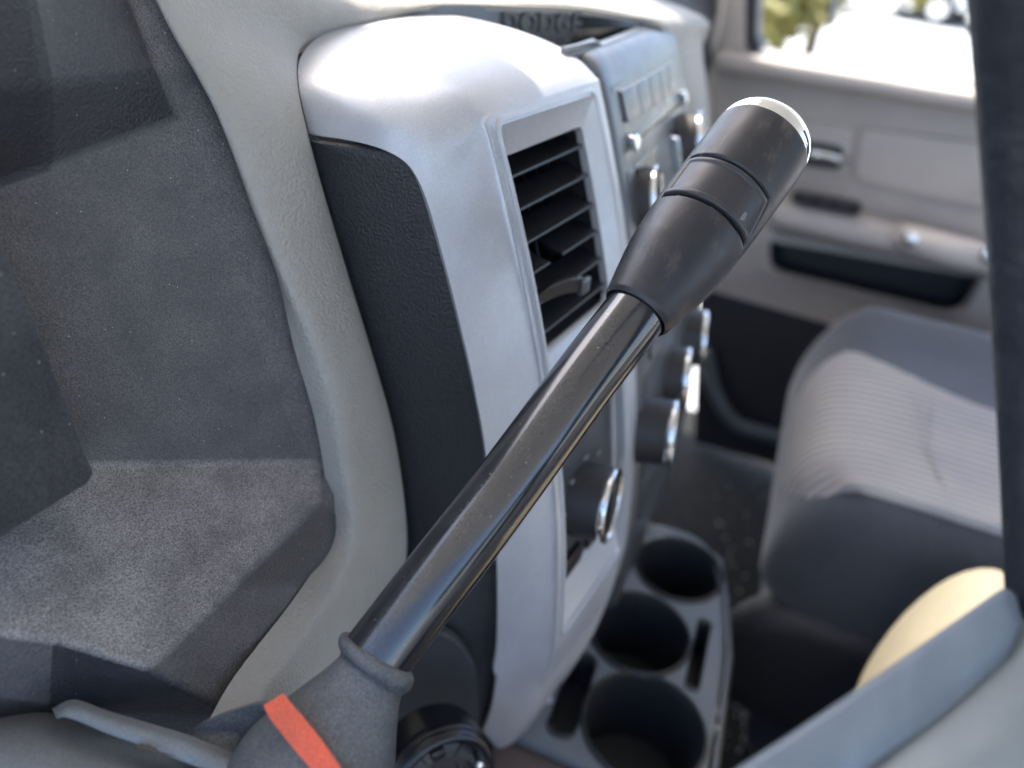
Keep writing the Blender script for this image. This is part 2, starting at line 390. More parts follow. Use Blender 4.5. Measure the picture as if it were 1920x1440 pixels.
def plane3(a, b, c): n = (b - a).cross(c - a).normalized(); return a, n
def onpl(px, py, pl):
    r = ray(px, py); return CAM + r * ((pl[0] - CAM).dot(pl[1]) / r.dot(pl[1]))
PW = plane3(at(440,515,Y=.243), at(-160,620,Y=.288), at(585,868,Y=.204))          # back wall
PL = plane3(at(585,868,Y=.204), at(-160,885,Y=.272), at(275,1252,Y=.176))         # shelf
KV = dict(
 a0=at(250,-320,Y=.300), a1=at(394,130,Y=.2655), a2=at(428,205,Y=.260), a3=at(455,285,Y=.253), a4=at(540,515,Y=.231), a5=at(606,665,Y=.214), a6=at(634,800,Y=.200), a7=at(655,900,Y=.191), a8=at(662,1000,Y=.186), a9=at(654,1090,Y=.180), a10=at(560,1208,Y=.168), a11=at(452,1345,Y=.160), a12=at(400,1430,Y=.164), a13=at(360,1560,Y=.168),
 b0=at(120,-320,Y=.305), b1=at(298,130,Y=.272), b2=at(336,222,Y=.267), b3=onpl(362,290,PW), b4=onpl(442,515,PW), b5=onpl(503,665,PW), b6=onpl(552,790,PW), b7=onpl(592,868,PW), b8=at(600,945,Y=.190),
 e=onpl(275,1255,PL), f=onpl(112,1204,PL), g=onpl(-160,1160,PL), m1=onpl(440,1098,PL),
 c0=at(-160,-320,Y=.245), c1=at(-160,180,Y=.262), c2=at(-160,392,Y=.286), d1=at(90,160,Y=.264), d0=at(0,-320,Y=.268), d2=at(90,310,Y=.276), c7=onpl(-160,882,PL), h7=onpl(200,872,PW),
 e2=at(288,1368,Y=.190), f2=at(105,1330,Y=.205), g2=at(-160,1300,Y=.215), e3=at(290,1560,Y=.20), f3=at(105,1560,Y=.215), g3=at(-160,1560,Y=.225))
KF = ['a0 a1 b1 b0','a1 a2 b2 b1','a2 a3 b3 b2','a3 a4 b4 b3','a4 a5 b5 b4','a5 a6 b6 b5','a6 a7 b7 b6','a7 a8 b8 b7','b8 a8 a9 m1','a9 a10 m1','a10 a11 e m1','a11 a12 e2 e','a12 a13 e3 e2',
 'b0 b1 d1 d0','d0 d1 c1 c0','b1 b2 d2 d1','d1 d2 c2 c1','b2 b3 b4 b5 b6 b7 h7 c7 c2 d2','b7 b8 m1','b7 m1 e h7','h7 e f','h7 f g c7','e e2 f2 f','f f2 g2 g','e2 e3 f3 f2','f2 f3 g3 g2']
bm = bmesh.new(); kv = {k: bm.verts.new(v) for k, v in KV.items()}
for t in KF: bm.faces.new([kv[k] for k in t.split()])
bmesh.ops.recalc_face_normals(bm, faces=bm.faces)
soft = [e_ for e_ in bm.edges if len(e_.link_faces) == 2 and e_.calc_face_angle(0) > .15]
bmesh.ops.bevel(bm, geom=soft, offset=.0065, segments=5, affect='EDGES', profile=.5, clamp_overlap=True)
_o = obj('instrument_recess', bm, M['dusty'], dash, sharp=75)
_m = _o.modifiers.new('weighted', 'WEIGHTED_NORMAL'); _m.keep_sharp = True; _m.weight = 90
# dark block at the left of the recess
blk = [at(-90,250,Y=.235), at(-10,430,Y=.232), at(70,620,Y=.226), at(158,850,Y=.222), at(175,885,Y=.221), at(165,905,Y=.220), at(0,1008,Y=.213), at(-120,1080,Y=.208)]
obj('recess_pod', prism_bm(rpoly(blk, .006), Vector((-.02, .075, .0)), .003, 4), M['pod'], dash)
# leather insert on the flank
E0 = [(580,256,.2555),(640,266,.256),(700,277,.257),(755,300,.259),(790,345,.261),(812,410,.262),(840,520,.263),(870,640,.264),(895,750,.2655),(912,840,.267),(926,960,.269),(933,1075,.271)]
EB = [(585,262,.2495),(585,264,.2495),(586,267,.2495),(588,276,.2495),(590,290,.2495),(612,380,.2495),(645,495,.2495),(678,610,.2495),(712,725,.2495),(738,815,.2495),(757,950,.2495),(764,1090,.250)]
ctrl = []
for (a, b) in zip(EB, E0):
    p = at(a[0]-26, a[1], X=a[2]-.001); q = at(b[0]+10, b[1]-4, X=b[2]+.004)
    ctrl.append([p + Vector((.004, .004, 0)), p.lerp(q, .3) + Vector((-.001, -.001, 0)), p.lerp(q, .7) + Vector((-.001, -.001, 0)), q])
obj('leather_insert', grid_bm(ctrl, 6, 6, thick=.003), M['leather'], dash)
# lower knee panel
kp = [[at(735,1070,X=.257), at(840,1075,X=.266), at(955,1060,X=.284)], [at(725,1180,X=.256), at(830,1190,X=.268), at(965,1180,X=.291)],
      [at(700,1300,X=.25), at(815,1310,X=.266), at(960,1290,X=.297)], [at(660,1450,X=.235), at(800,1450,X=.26), at(950,1430,X=.306)], [at(640,1600,X=.225), at(780,1600,X=.255), at(935,1560,X=.312)]]
obj('knee_panel', grid_bm(kp, 6, 6, thick=.004), M['plastic'], dash)
ks = [at(700,1190,X=.249), at(800,1175,X=.256), at(862,1205,X=.261), at(893,1255,X=.265), at(898,1330,X=.268), at(890,1420,X=.270), at(880,1520,X=.272), at(690,1560,X=.24)]
obj('access_cover', prism_bm(rpoly(ks, .012, 6), Vector((.006, .006, 0)), .0015, 3), M['plastic'], dash)

# silver bezel band
def A(px, py, X): return at(px, py, X=X)

E3 = [(-.100,.2595,.192),(-.110,.261,.187),(-.124,.262,.181),(-.146,.263,.173),(-.177,.264,.162),(-.198,.265,.156),(-.223,.266,.149),(-.277,.269,.138),(-.335,.271,.130),(-.396,.275,.128)]
def e3(z):
    for (z0, x0, y0), (z1, x1, y1) in zip(E3, E3[1:]):
        if z >= z1:
            t = (z - z0) / (z1 - z0); return w(x0 + (x1-x0)*t, y0 + (y1-y0)*t, z)
    return w(E3[-1][1], E3[-1][2], z)
def face_row(z, dz0, xr=.400):
    a_ = e3(z - dz0); b_ = fw(.2955, z - dz0*.12, .0028); m_ = a_.lerp(b_, .5) + Vector((-.0006, -.0008, 0))
    return [a_, m_, b_, fw(.3005, z), fw(xr, z), fw(.4155, z, .0045)]
S = [
 [A(580,252,.255), A(561,165,.262), A(565,105,.281), A(612,62,.310), A(715,36,.355), A(788,21,.40)],
 [w(.256,.223,-.099), w(.2625,.226,-.084), w(.284,.235,-.0745), w(.314,.241,-.0705), w(.366,.249,-.067), w(.407,.258,-.067)],
 [w(.2575,.207,-.099), w(.2645,.205,-.0845), w(.286,.207,-.0755), w(.310,.210,-.0720), w(.380,.218,-.0690), w(.411,.226,-.0695)],
 [w(.259,.196,-.1015), w(.269,.1900,-.0890), w(.2875,.1900,-.0795), w(.304,.1905,-.0763), w(.392,.1925,-.0742), w(.4140,.1985,-.0755)],
 [w(.2603,.190,-.1065), w(.274,.1825,-.0965), w(.2918,.1805,-.0872), w(.3015,.1793,-.0832), w(.399,.1793,-.0815), w(.4152,.185,-.0835)],
 face_row(-.0905, .026), face_row(-.115, .019), face_row(-.145, .012), face_row(-.185, .004), face_row(-.2075, .001), face_row(-.2345, 0, .386), face_row(-.300, 0, .386), face_row(-.378, 0, .3858),
 [w(.275,.129,-.405), w(.288,.1165,-.415), w(.298,.1065,-.415), w(.304,.1015,-.412), w(.365,.097,-.405), w(.394,.0975,-.402)],
 [A(932,1262,.277), A(965,1290,.289), A(1000,1290,.299), A(1020,1275,.306), A(1085,1200,.342), A(1122,1168,.366)],
 [A(922,1325,.280), A(950,1345,.289), A(985,1345,.297), A(1010,1328,.304), A(1054,1268,.326), A(1082,1240,.342)],
 [A(906,1370,.282), A(922,1390,.287), A(938,1403,.291), A(968,1388,.299), A(1000,1352,.310), A(1032,1308,.322)]]
obj('silver_bezel', grid_bm(S, 8, 8, hole=[(3, 4, 5, 9), (3, 4, 10, 12)], thick=.003, relax=(14, 23, 36)), M['silver'], dash, sharp=60)
# lips and sloping inner walls of both openings, as loops of matching points
def quadring(c, off, r, n=8):
    """c = four face points TL, TR, BR, BL; rounded loop pushed off metres into the dash"""
    return [p + Vector((0, off, 0)) for p in rpoly(c, r, n)]
def shrink(c, l, r, t, b):
    TL, TR, BR, BL = c
    ux = (TR - TL).normalized(); uz = (BL - TL).normalized()
    return [TL + ux*l + uz*t, TR - ux*r + uz*t, BR - ux*r - uz*b, BL + ux*l - uz*b]
def opening(c, walls, depth):
    loops = []
    loops.append(quadring(shrink(c, -.0022, -.0022, -.0022, -.0022), .001, .007))
    loops.append(quadring(shrink(c, -.0020, -.0020, -.0020, -.0020), -.0006, .007))
    loops.append(quadring(shrink(c, -.0012, -.0012, -.0012, -.0012), -.0011, .0065))
    loops.append(quadring(shrink(c, -.0002, -.0002, -.0002, -.0002), -.0010, .006))
    loops.append(quadring(shrink(c, .0006, .0006, .0006, .0006), .0002, .0055))
    loops.append(quadring(shrink(c, .0012, .0018, .0018, .0012), .0006, .005))
    loops.append(quadring(shrink(c, *walls), depth, .004))
    loops.append(quadring(shrink(c, *walls), depth + .004, .004))
    return loops
def sub_pts(c, m=.0006): return c
# vent opening: extra points along the sides so that the ring follows the curve of the face
vc = [fh(927,231), fh(1101,179), fh(1187,580), fh(1037,716)]
def ring(u0, u1, t0, t1, r, off, n=6, bulge=None):
    """rounded rectangle in (X, Z) on the stack face"""
    out = []
    base = rrect(u0, u1, t0, t1, r, n)
    # densify long sides
    pts = []
    for i, p in enumerate(base):
        q = base[(i+1) % len(base)]
        L = math.hypot(p[0]-q[0], p[1]-q[1]); k = max(1, int(L / .012)) if L > .02 else 1
        pts += [(p[0] + (q[0]-p[0])*j/k, p[1] + (q[1]-p[1])*j/k) for j in range(k)]
    return [fw(x, z, off) for x, z in pts]
def fr(px, py):
    p = fh(px, py); return (p.x, p.z - H)
def ringset(u0, u1, t0, t1, L, R_, T, Bm, depth):
    spec = [(-.0024, .0012, .0075), (-.0022, -.0007, .0075), (-.0014, -.0013, .0070), (-.0003, -.0012, .0062), (.0005, .0003, .0055), (.0009, .0008, .0052)]
    lp = []
    n0 = None
    def mk(a, b, c, d, r, off):
        base = rrect(a, b, c, d, r, 6); out = []
        for i, p in enumerate(base):
            q = base[(i+1) % len(base)]
            k = 10 if (i + 1) % 7 == 0 else 1
            for j in range(k): out.append(fw(p[0] + (q[0]-p[0])*j/k, p[1] + (q[1]-p[1])*j/k, off))
        return out
    for (g, off, r) in spec: lp.append(mk(u0+g, u1-g, t0+g, t1-g, r, off))
    lp.append(mk(u0+L-.001, u1-R_+.001, t0+Bm-.001, t1-T+.001, .0045, depth-.0008))
    lp.append(mk(u0+L, u1-R_, t0+Bm, t1-T, .0035, depth))
    lp.append(mk(u0+L, u1-R_, t0+Bm, t1-T, .0035, depth+.005))
    return lp
a1 = fr(925,228); a2 = fr(1104,176); a3 = fr(1037,718); a4 = fr(1187,580)
VU0, VU1, VT1, VT0 = (a1[0]+a3[0])/2, (a2[0]+a4[0])/2, (a1[1]+a2[1])/2, (a3[1]+a4[1])/2
print('vent', a1, a2, a3, a4)
VL, VR, VTp, VB, VD = .004, .012, .0165, .010, .006
obj('vent_surround', loops_bm(ringset(VU0, VU1, VT0, VT1, VL, VR, VTp, VB, VD)), M['silver'], dash, sharp=50)
c1 = fr(1047,798); c2 = fr(1160,684); c3 = fr(1049,1193); c4 = fr(1166,1028)
print('clim', c1, c2, c3, c4)
CU0, CU1, CT1, CT0 = (c1[0]+c3[0])/2, (c2[0]+c4[0])/2, (c1[1]+c2[1])/2, (c3[1]+c4[1])/2
obj('climate_surround', loops_bm(ringset(CU0, CU1, CT0, CT1, .004, .002, .004, .030, .008)), M['silver'], dash, sharp=50)
# air vent
vx0, vx1, vz0, vz1 = VU0 + VL, VU1 - VR, VT0 + VB, VT1 - VTp
bm = bmesh.new()
def vb(x0, x1, z0, z1, y0, y1):  # box walls following the face
    for (xa, xb, za, zb) in ((x0-.002, x0, z0, z1), (x1, x1+.002, z0, z1), (x0-.002, x1+.002, z1, z1+.002), (x0-.002, x1+.002, z0-.002, z0)):
        P = [fw(xa, za, y0), fw(xb, za, y0), fw(xb, zb, y0), fw(xa, zb, y0)]
        prism_bm(P, Vector((0, y1-y0, 0)), 0, bm=bm)
vb(vx0, vx1, vz0, vz1, VD + .004, VD + .06)
prism_bm([fw(vx0, vz0, VD+.058), fw(vx1, vz0, VD+.058), fw(vx1, vz1, VD+.058), fw(vx0, vz1, VD+.058)], Vector((0, .003, 0)), 0, bm=bm)
vent = obj('air_vent', bm, M['black'], dash, smooth=False)
zs = []
for (px, py) in ((960,338),(975,400),(990,462),(1003,518),(1014,576),(1024,629),(1031,681)):
    p = fh(px, py, VD); zs.append(p.z - H)
print('slats', zs, vx0, vx1, vz0, vz1)
zs.append(zs[-1] - .019)
def slat(z, xa, xb):
    prof = [(.0004, .0009), (0, .0002), (.0004, -.0006), (.006, -.0008), (.015, .0032), (.015, .0040), (.006, .0012)]
    lp = []
    for x in (xa, xb):
        o = fw(x, z, VD + .0015)
        lp.append([o + Vector((0, a, b)) for a, b in prof])
    return loops_bm(lp, True, True)
zs_all = zs
for i, z in enumerate(zs):
    if z < vz0: break
    if i == 3:
        obj('slat', slat(z, vx0 + .0005, vx0 + .026), M['slat'], vent); obj('slat', slat(z, vx0 + .040, vx1 - .0005), M['slat'], vent)
    elif i == 4:
        obj('slat', slat(z, vx0 + .0005, vx1 - .0005), M['slat'], vent)
    else:
        obj('slat', slat(z, vx0 + .0005, vx1 - .0005), M['slat'], vent)
for i in range(6):   # upright vanes behind the slats
    x = vx0 + (vx1 - vx0) * (i + .5) / 6
    P = [fw(x, vz0, VD+.022), fw(x+.0012, vz0, VD+.022), fw(x+.0012, vz1, VD+.022), fw(x, vz1, VD+.022)]
    obj('vane', prism_bm(P, Vector((.004, .018, 0)), .0003, 1), M['slat'], vent)
# thumb tab: curved paddle with a ridged end
z5 = (zs[3] + zs[4]) / 2 - .003
tc_ = [fw(vx0 + .006, z5 - .006, VD + .008), fw(vx0 + .016, z5 - .001, VD + .001), fw(vx0 + .026, z5 + .001, VD - .0045), fw(vx0 + .034, z5 + .000, VD - .007), fw(vx0 + .040, z5 - .002, VD - .0075)]
tp = spline(tc_, 5)
bm = bmesh.new(); lp = []
for i, p in enumerate(tp):
    t = (tp[min(i+1, len(tp)-1)] - tp[max(i-1, 0)]).normalized(); s = Vector((0, .0, 1)); n = t.cross(s).normalized()
    hh = .0030 + .0012 * i / len(tp); th = .0018
    lp.append([p + s*hh + n*th, p + s*hh*1.15, p + s*hh - n*th, p - s*hh - n*th, p - s*hh + n*th])
loops_bm(lp, True, True, bm)
obj('thumb_tab', bm, M['slat'], vent)
e = tc_[-1]
bm = box_bm(e + Vector((.0, -.0012, .0)), (.0085, .0035, .0085), .0008)
for k in range(3): box_bm(e + Vector((0, -.0032, -.002 + k*.002)), (.005, .0008, .0007), .0002, 1, bm)
obj('tab_end', bm, M['silver_dark'], vent)

# graphite radio panel
RX0, RX1 = .4175, .607
ctrl = []
for z in (-.0745, -.078, -.086, -.10, -.14, -.18, -.24, -.30, -.36, -.42, -.47):
    row = []
    for x in (RX0, .424, .46, .51, .56, .585, RX1 - .004, RX1):
        rnd = .010 if z > -.075 else .004 if z > -.079 else .001 if z > -.087 else 0
        p = fw(x, z, .003 + rnd + (.006 if x in (RX0, RX1) else 0))
        row.append(p)
    ctrl.append(row)
radio = obj('radio_panel', grid_bm(ctrl, 5, 5, thick=.004), M['silver_dark'], dash)
# storage tray on top: curved back wall with raised lettering, flat floor
WALL = [(.385, .285), (.398, .274), (.44, .254), (.485, .234), (.53, .221), (.575, .208)]
def wy(x):
    for (x0, y0), (x1, y1) in zip(WALL, WALL[1:]):
        if x <= x1: return y0 + (y1 - y0) * (x - x0) / (x1 - x0)
    return WALL[-1][1]
ctrl = []
for x in (.40, .42, .45, .485, .52, .55, .575, .604):
    yb = wy(min(x, .575)) + .003; ya = yf(x, -.075) + .012
    ctrl.append([w(x, ya, -.0742), w(x, ya + .004, -.0738), w(x, ya + .006, -.0745), w(x, (ya + yb) / 2, -.081), w(x, yb, -.082)])
obj('tray_floor', grid_bm(ctrl, 4, 4, thick=.003), M['silver_dark'], dash)
ctrl = [[w(x, y, -.086), w(x, y + .001, -.072), w(x, y + .003, -.0618)] for x, y in WALL[:4]]
obj('tray_wall', grid_bm(ctrl, 3, 4, thick=.003), M['silver_dark'], dash)
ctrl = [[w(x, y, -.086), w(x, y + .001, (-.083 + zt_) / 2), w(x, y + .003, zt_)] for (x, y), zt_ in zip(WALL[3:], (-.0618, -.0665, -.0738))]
obj('tray_wall', grid_bm(ctrl, 3, 4, thick=.003), M['display'], dash)  # shadow on the right part of the wall, put in as dark gloss
fc = bpy.data.curves.new('lettering', 'FONT'); fc.body = 'DODGE'; fc.size = .0165; fc.extrude = .0014; fc.bevel_depth = .0002; fc.offset = .0001
fc.materials.append(M['silver_dark']); fc.align_x = 'CENTER'; fc.align_y = 'CENTER'; fc.space_character = 1.12
fo = bpy.data.objects.new('tmp', fc); COL.objects.link(fo)
dx = Vector((.485 - .44, .234 - .254, 0)).normalized(); up = Vector((0, 0, 1)); nn = dx.cross(up)
ctr = at(997, 41, X=.463); ctr.y = wy(.463) + .0005
bpy.context.view_layer.update()
tm = bpy.data.meshes.new_from_object(fo.evaluated_get(bpy.context.evaluated_depsgraph_get()))
bm = bmesh.new(); bm.from_mesh(tm); bpy.data.objects.remove(fo); bpy.data.meshes.remove(tm)
bmesh.ops.transform(bm, matrix=Matrix.Translation(ctr) @ Matrix(((dx.x, up.x, nn.x), (dx.y, up.y, nn.y), (dx.z, up.z, nn.z))).to_4x4(), verts=bm.verts)
obj('lettering', bm, M['silver_dark'], dash)
def facepatch(x0, x1, z0, z1, off, th, r, m, name, parent, bev=.0005):
    P = [fw(x, z, off) for x, z in rrect(x0, x1, z0, z1, r, 3)]
    return obj(name, prism_bm(P, Vector((0, th, 0)), bev, 2), m, parent)
def pr(px, py):
    p = fh(px, py, .003); return p.x, p.z - H
# radio face plate, buttons, disc slot
facepatch(.4285, .592, -.1335, -.0905, .0025, .004, .003, M['silver_dark'], 'face_plate', radio)
bx = [.4405, .4705, .4975, .5225, .546, .570]
for x0, x1 in zip(bx, bx[1:]):
    facepatch(x0 + .0006, x1 - .0006, -.1115, -.0945, .0005, .004, .0012, M['silver_dark'], 'button', radio)
facepatch(.4375, .583, -.1245, -.1195, .0019, .003, .002, M['display'], 'disc_slot', radio)
facepatch(.4385, .4475, -.1262, -.1175, -.0035, .006, .002, M['chrome_soft'], 'button', radio, .001)
facepatch(.580, .588, -.1232, -.1155, -.002, .005, .002, M['chrome_soft'], 'button', radio, .001)
facepatch(.4285, .4425, -.165, -.1355, .0018, .004, .002, M['silver_dark'], 'button', radio)
facepatch(.4435, .592, -.165, -.1355, .0020, .004, .002, M['display'], 'display', radio)
facepatch(.5345, .5425, -.160, -.137, -.003, .006, .002, M['chrome_soft'], 'button', radio, .001)
for k in range(5):
    facepatch(.445 + k*.029, .471 + k*.029, -.186, -.170, .0008, .004, .0015, M['silver_dark'], 'button', radio)
for k in range(4):
    facepatch(.445 + k*.036, .475 + k*.036, -.222, -.196, .0005, .004, .002, M['display'], 'button', radio)
facepatch(.4255, .600, -.345, -.262, .0018, .005, .004, M['plastic'], 'climate_plate', radio)
for k in range(3):
    facepatch(.436 + k*.056, .470 + k*.056, -.256, -.240, .0005, .004, .002, M['silver_dark'], 'button', radio)
facepatch(.43, .595, -.385, -.352, .0010, .004, .003, M['plastic'], 'switch_bank', radio)

def knob(c, rad, hgt, name='control_knob', tilt=0, parent=dash):
    """c = centre of the chrome front ring"""
    n = fnorm(c.x, c.z - H)
    n = (n + Vector((.17, 0, -.06))).normalized()
    prof = [(rad*1.03, -hgt-.010), (rad*1.03, -hgt), (rad*.99, -hgt+.002), (rad*.97, -.003), (rad*.95, -.0006), (rad*.90, .0002), (rad*.86, -.0008), (rad*.3, -.0012), (rad*.02, -.0012)]
    k = obj(name, lathe_bm(c, n, prof, 96, (False, True), rfun=lambda t, h: 1 + (.008 * (1 if int(t / (2*math.pi) * 96 + .5) % 2 else -1) if h < -.004 else 0)), M['knob'], parent, sharp=50)
    rp = [(rad*.975, -.0034), (rad*1.0, -.0020), (rad*1.005, -.0002), (rad*.99, .0010), (rad*.972, .0011), (rad*.955, .0004), (rad*.945, -.0010)]
    obj('chrome_ring', lathe_bm(c, n, rp, 96, (False, False)), M['chrome'], k, sharp=80)
    a, e1, e2 = frame(n)
    # grip bar across the front and its pointer mark
    P = [c + e1*u + e2*v - n*.0016 for u, v in rrect(-rad*.80, rad*.80, -rad*.16, rad*.16, rad*.1, 3)]
    obj('grip_bar', prism_bm(P, n * .0022, .0008, 2), M['knob'], k)
    P = [c + e1*u + e2*v + n*.0003 for u, v in rrect(rad*.45, rad*.74, -rad*.035, rad*.035, rad*.02, 2)]
    obj('pointer', prism_bm(P, n * .0006, 0), M['mark'], k)
    return k
# rotary knobs on the climate row, the silver column and the radio
knob(at(1262,812,X=.438), .0235, .022)
knob(at(1288,708,X=.502), .0235, .022)
knob(at(1320,635,X=.565), .0235, .022)
knob(at(1146,948,X=.343), .0232, .024)
knob(at(1235,372,X=.458), .0205, .016)
knob(at(1316,262,X=.575), .0205, .016)
# black plate below the vent, with faint marks
P = [fw(x, z, .0075) for x, z in rrect(CU0 + .001, CU1 - .001, CT0 + .025, CT1 - .002, .003, 3)]
cpl = obj('switch_plate', prism_bm(P, Vector((0, .003, 0)), .0005, 2), M['plastic'], dash)
for k in range(7):
    t = math.radians(-20 + k * 36); x = .343 - .0 + .031 * math.cos(t); z = -.312 + .033 * math.sin(t)
    if CU0 + .006 < x < CU1 - .006:
        facepatch(x - .0022, x + .0022, z - .001, z + .001, .0069, .0006, .0005, M['mark'], 'pointer', cpl, 0)
for k in range(2):
    facepatch(CU0 + .010 + k*.034, CU0 + .036 + k*.034, CT0 + .031, CT0 + .045, .0055, .003, .002, M['slat'], 'button', cpl)

# ignition switch on the knee panel
ig_c = at(824, 1458, X=.205); ig_n = Vector((-.50, -.80, .33)).normalized()
R0 = .0325
ign = obj('ignition_switch', lathe_bm(ig_c, ig_n, [(R0, -.02), (R0, -.002), (R0*.985, .003), (R0*.94, .0062), (R0*.87, .0080), (R0*.79, .0070), (R0*.73, .0035), (R0*.70, -.001)], 96, (False, False)), M['plastic_gloss'], dash, sharp=80)
obj('ring', lathe_bm(ig_c, ig_n, [(R0*.998, -.003), (R0*1.03, -.001), (R0*1.02, .0022), (R0*.99, .0032)], 96, (False, False)), M['plastic_gloss'], ign, sharp=80)
obj('face_disc', lathe_bm(ig_c, ig_n, [(R0*.71, -.006), (R0*.71, -.0012), (R0*.69, -.0004), (R0*.36, .0004), (R0*.34, -.0012), (R0*.02, -.0012)], 96, (False, True)), mat('brownish_black_plastic', (.030, .026, .025), .4, bumps=[('noise', 900, .3, .0002)], smudge=((.07, .06, .055), 40, .45, .75, .7)), ign, sharp=50)
_, e1, e2 = frame(ig_n)
for k in range(5):
    t = 2 * math.pi * k / 5 + .5
    d1 = e1 * math.cos(t) + e2 * math.sin(t); d2 = ig_n.cross(d1)
    P = [ig_c + d1*u + d2*v - ig_n*.0006 for u, v in rrect(R0*.40, R0*.68, -.0004, .0004, .0002, 2)]
    obj('groove', prism_bm(P, ig_n * .0011, 0), M['black'], ign)
P = [ig_c + e1*u + e2*v - ig_n*.0004 for u, v in rrect(R0*.42, R0*.60, -.0042, .0042, .0015, 3)]
obj('tab', prism_bm(P, ig_n * .0030, .0006, 2), M['slat'], ign)
kk = at(898, 1432, X=.222)
obj('screw', lathe_bm(kk, ig_n, [(.0035, -.006), (.0035, .001), (.0022, .003), (.0008, .0035)], 24), M['chrome'], ign)

# ------------------------------------------------------------------ shift lever
lever = thing('shift_lever', 'long black shift lever with chrome tipped grip and rubber boot, rising from the column', 'gear shift', w(.11, .10, -.26))
TP = [(700,1239,.2698), (712,1223,.2703), (806,1100,.276), (900,978,.282), (990,856,.2885), (1086,724,.296), (1190,589,.303), (1222,547,.3055)]
tpts = spline([at(x, y, d=d) for x, y, d in TP], 8)
obj('tube', tube_bm(tpts, .0126, 48), M['gloss'], lever)
g0 = at(1193, 585, d=.303); g1 = at(1425, 273, d=.329)
ga = (g1 - g0).normalized(); GL = (g1 - g0).length
ge1 = (CAM - g0); ge1 = (ge1 - ga * ge1.dot(ga)).normalized(); ge2 = ga.cross(ge1)
if (M3.transposed() @ ge2).x < 0: ge2 = -ge2      # ge2 runs to the right side of the picture
K = GL / 388
GP = [(0, 67), (3, 70), (12, 72), (40, 79), (75, 87), (110, 93), (150, 96), (200, 98), (300, 98), (360, 97), (384, 96), (388, 95.2)]
def grad(h):
    h = h / K
    for (a, ra), (b, rb) in zip(GP, GP[1:]):
        if h <= b:
            t = max(0, (h - a) / (b - a)); t = t
            return (ra + (rb - ra) * t) * .302 / FPX * (1 + .06 * max(0, h) / 388)
    return GP[-1][1] * .302 / FPX * 1.06
bh0, bh1, bt0, bt1 = 176 * K, 264 * K, math.radians(-68), math.radians(55)
def btr(h): return math.radians(62 - 15 * min(1, max(0, (h - bh0) / (bh1 - bh0))))
def dbut(h, t):       # distance outside the button rectangle (m), negative inside
    r = .0212
    dh = max(bh0 + (t + 1.7) * .0009 - h, h - bh1); dt = max(bt0 - t, t - btr(h)) * r
    return max(dh, dt) if (dh < 0 or dt < 0) else math.hypot(dh, dt)
HS = [i * GL / 150 for i in range(151)]
bm = bmesh.new(); loops = []
TS = [2 * math.pi * k / 240 - math.pi for k in range(240)]
for h in HS:
    lp = []
    for t in TS:
        r = grad(h); d = dbut(h, t)
        if d < .0009: r -= .0032 * min(1, max(0, (.0009 - d) / .0003))
        elif d < .0016: r -= .0003 * (1 - (d - .0009) / .0007)
        lp.append(g0 + ga * h + (ge1 * math.cos(t) + ge2 * math.sin(t)) * r)
    loops.append(lp)
inner = [[g0 + ga * hh + (ge1 * math.cos(t) + ge2 * math.sin(t)) * rr for t in TS] for rr, hh in ((.0127, .012), (.0128, .0012), (.0130, -.0002), (.0136, -.0008))]
loops_bm(inner + loops, False, True, bm)
grip = obj('grip', bm, M['satin'], lever, sharp=70)
# the thumb button, a curved plate in the recess
bm = bmesh.new(); NB, NH = 110, 44
def bp(i, j, dr):
    t = bt0 + (btr(bh0 + (bh1 - bh0) * j / NH) - bt0) * i / NB; e = (t + 1.7) * .0009
    # pointed lower right corner
    h = bh0 + e + .0005 + (bh1 - bh0 - e - .001) * j / NH
    u = min(i / NB, 1 - i / NB) * (bt1 - bt0) * .0212; v = min(j / NH, 1 - j / NH) * (bh1 - bh0)
    m_ = min(u, v)
    rr = grad(h) + .0004 + dr - (.0009 * (1 - m_ / .0010) ** 2 if m_ < .0010 else 0) - .0007 * min(1, max(0, (m_ - .0022) / .0007))
    return g0 + ga * h + (ge1 * math.cos(t) + ge2 * math.sin(t)) * rr
Aa = [[bm.verts.new(bp(i, j, 0)) for j in range(NH+1)] for i in range(NB+1)]
Bb = [[bm.verts.new(bp(i, j, -.0022)) for j in range(NH+1)] for i in range(NB+1)]
for i in range(NB):
    for j in range(NH):
        bm.faces.new((Aa[i][j], Aa[i+1][j], Aa[i+1][j+1], Aa[i][j+1])); bm.faces.new((Bb[i][j], Bb[i][j+1], Bb[i+1][j+1], Bb[i+1][j]))
for i in range(NB):
    bm.faces.new((Aa[i][0], Bb[i][0], Bb[i+1][0], Aa[i+1][0])); bm.faces.new((Aa[i][NH], Aa[i+1][NH], Bb[i+1][NH], Bb[i][NH]))
for j in range(NH):
    bm.faces.new((Aa[0][j], Aa[0][j+1], Bb[0][j+1], Bb[0][j])); bm.faces.new((Aa[NB][j], Bb[NB][j], Bb[NB][j+1], Aa[NB][j+1]))
btn = obj('button', bm, M['button'], grip, sharp=60)
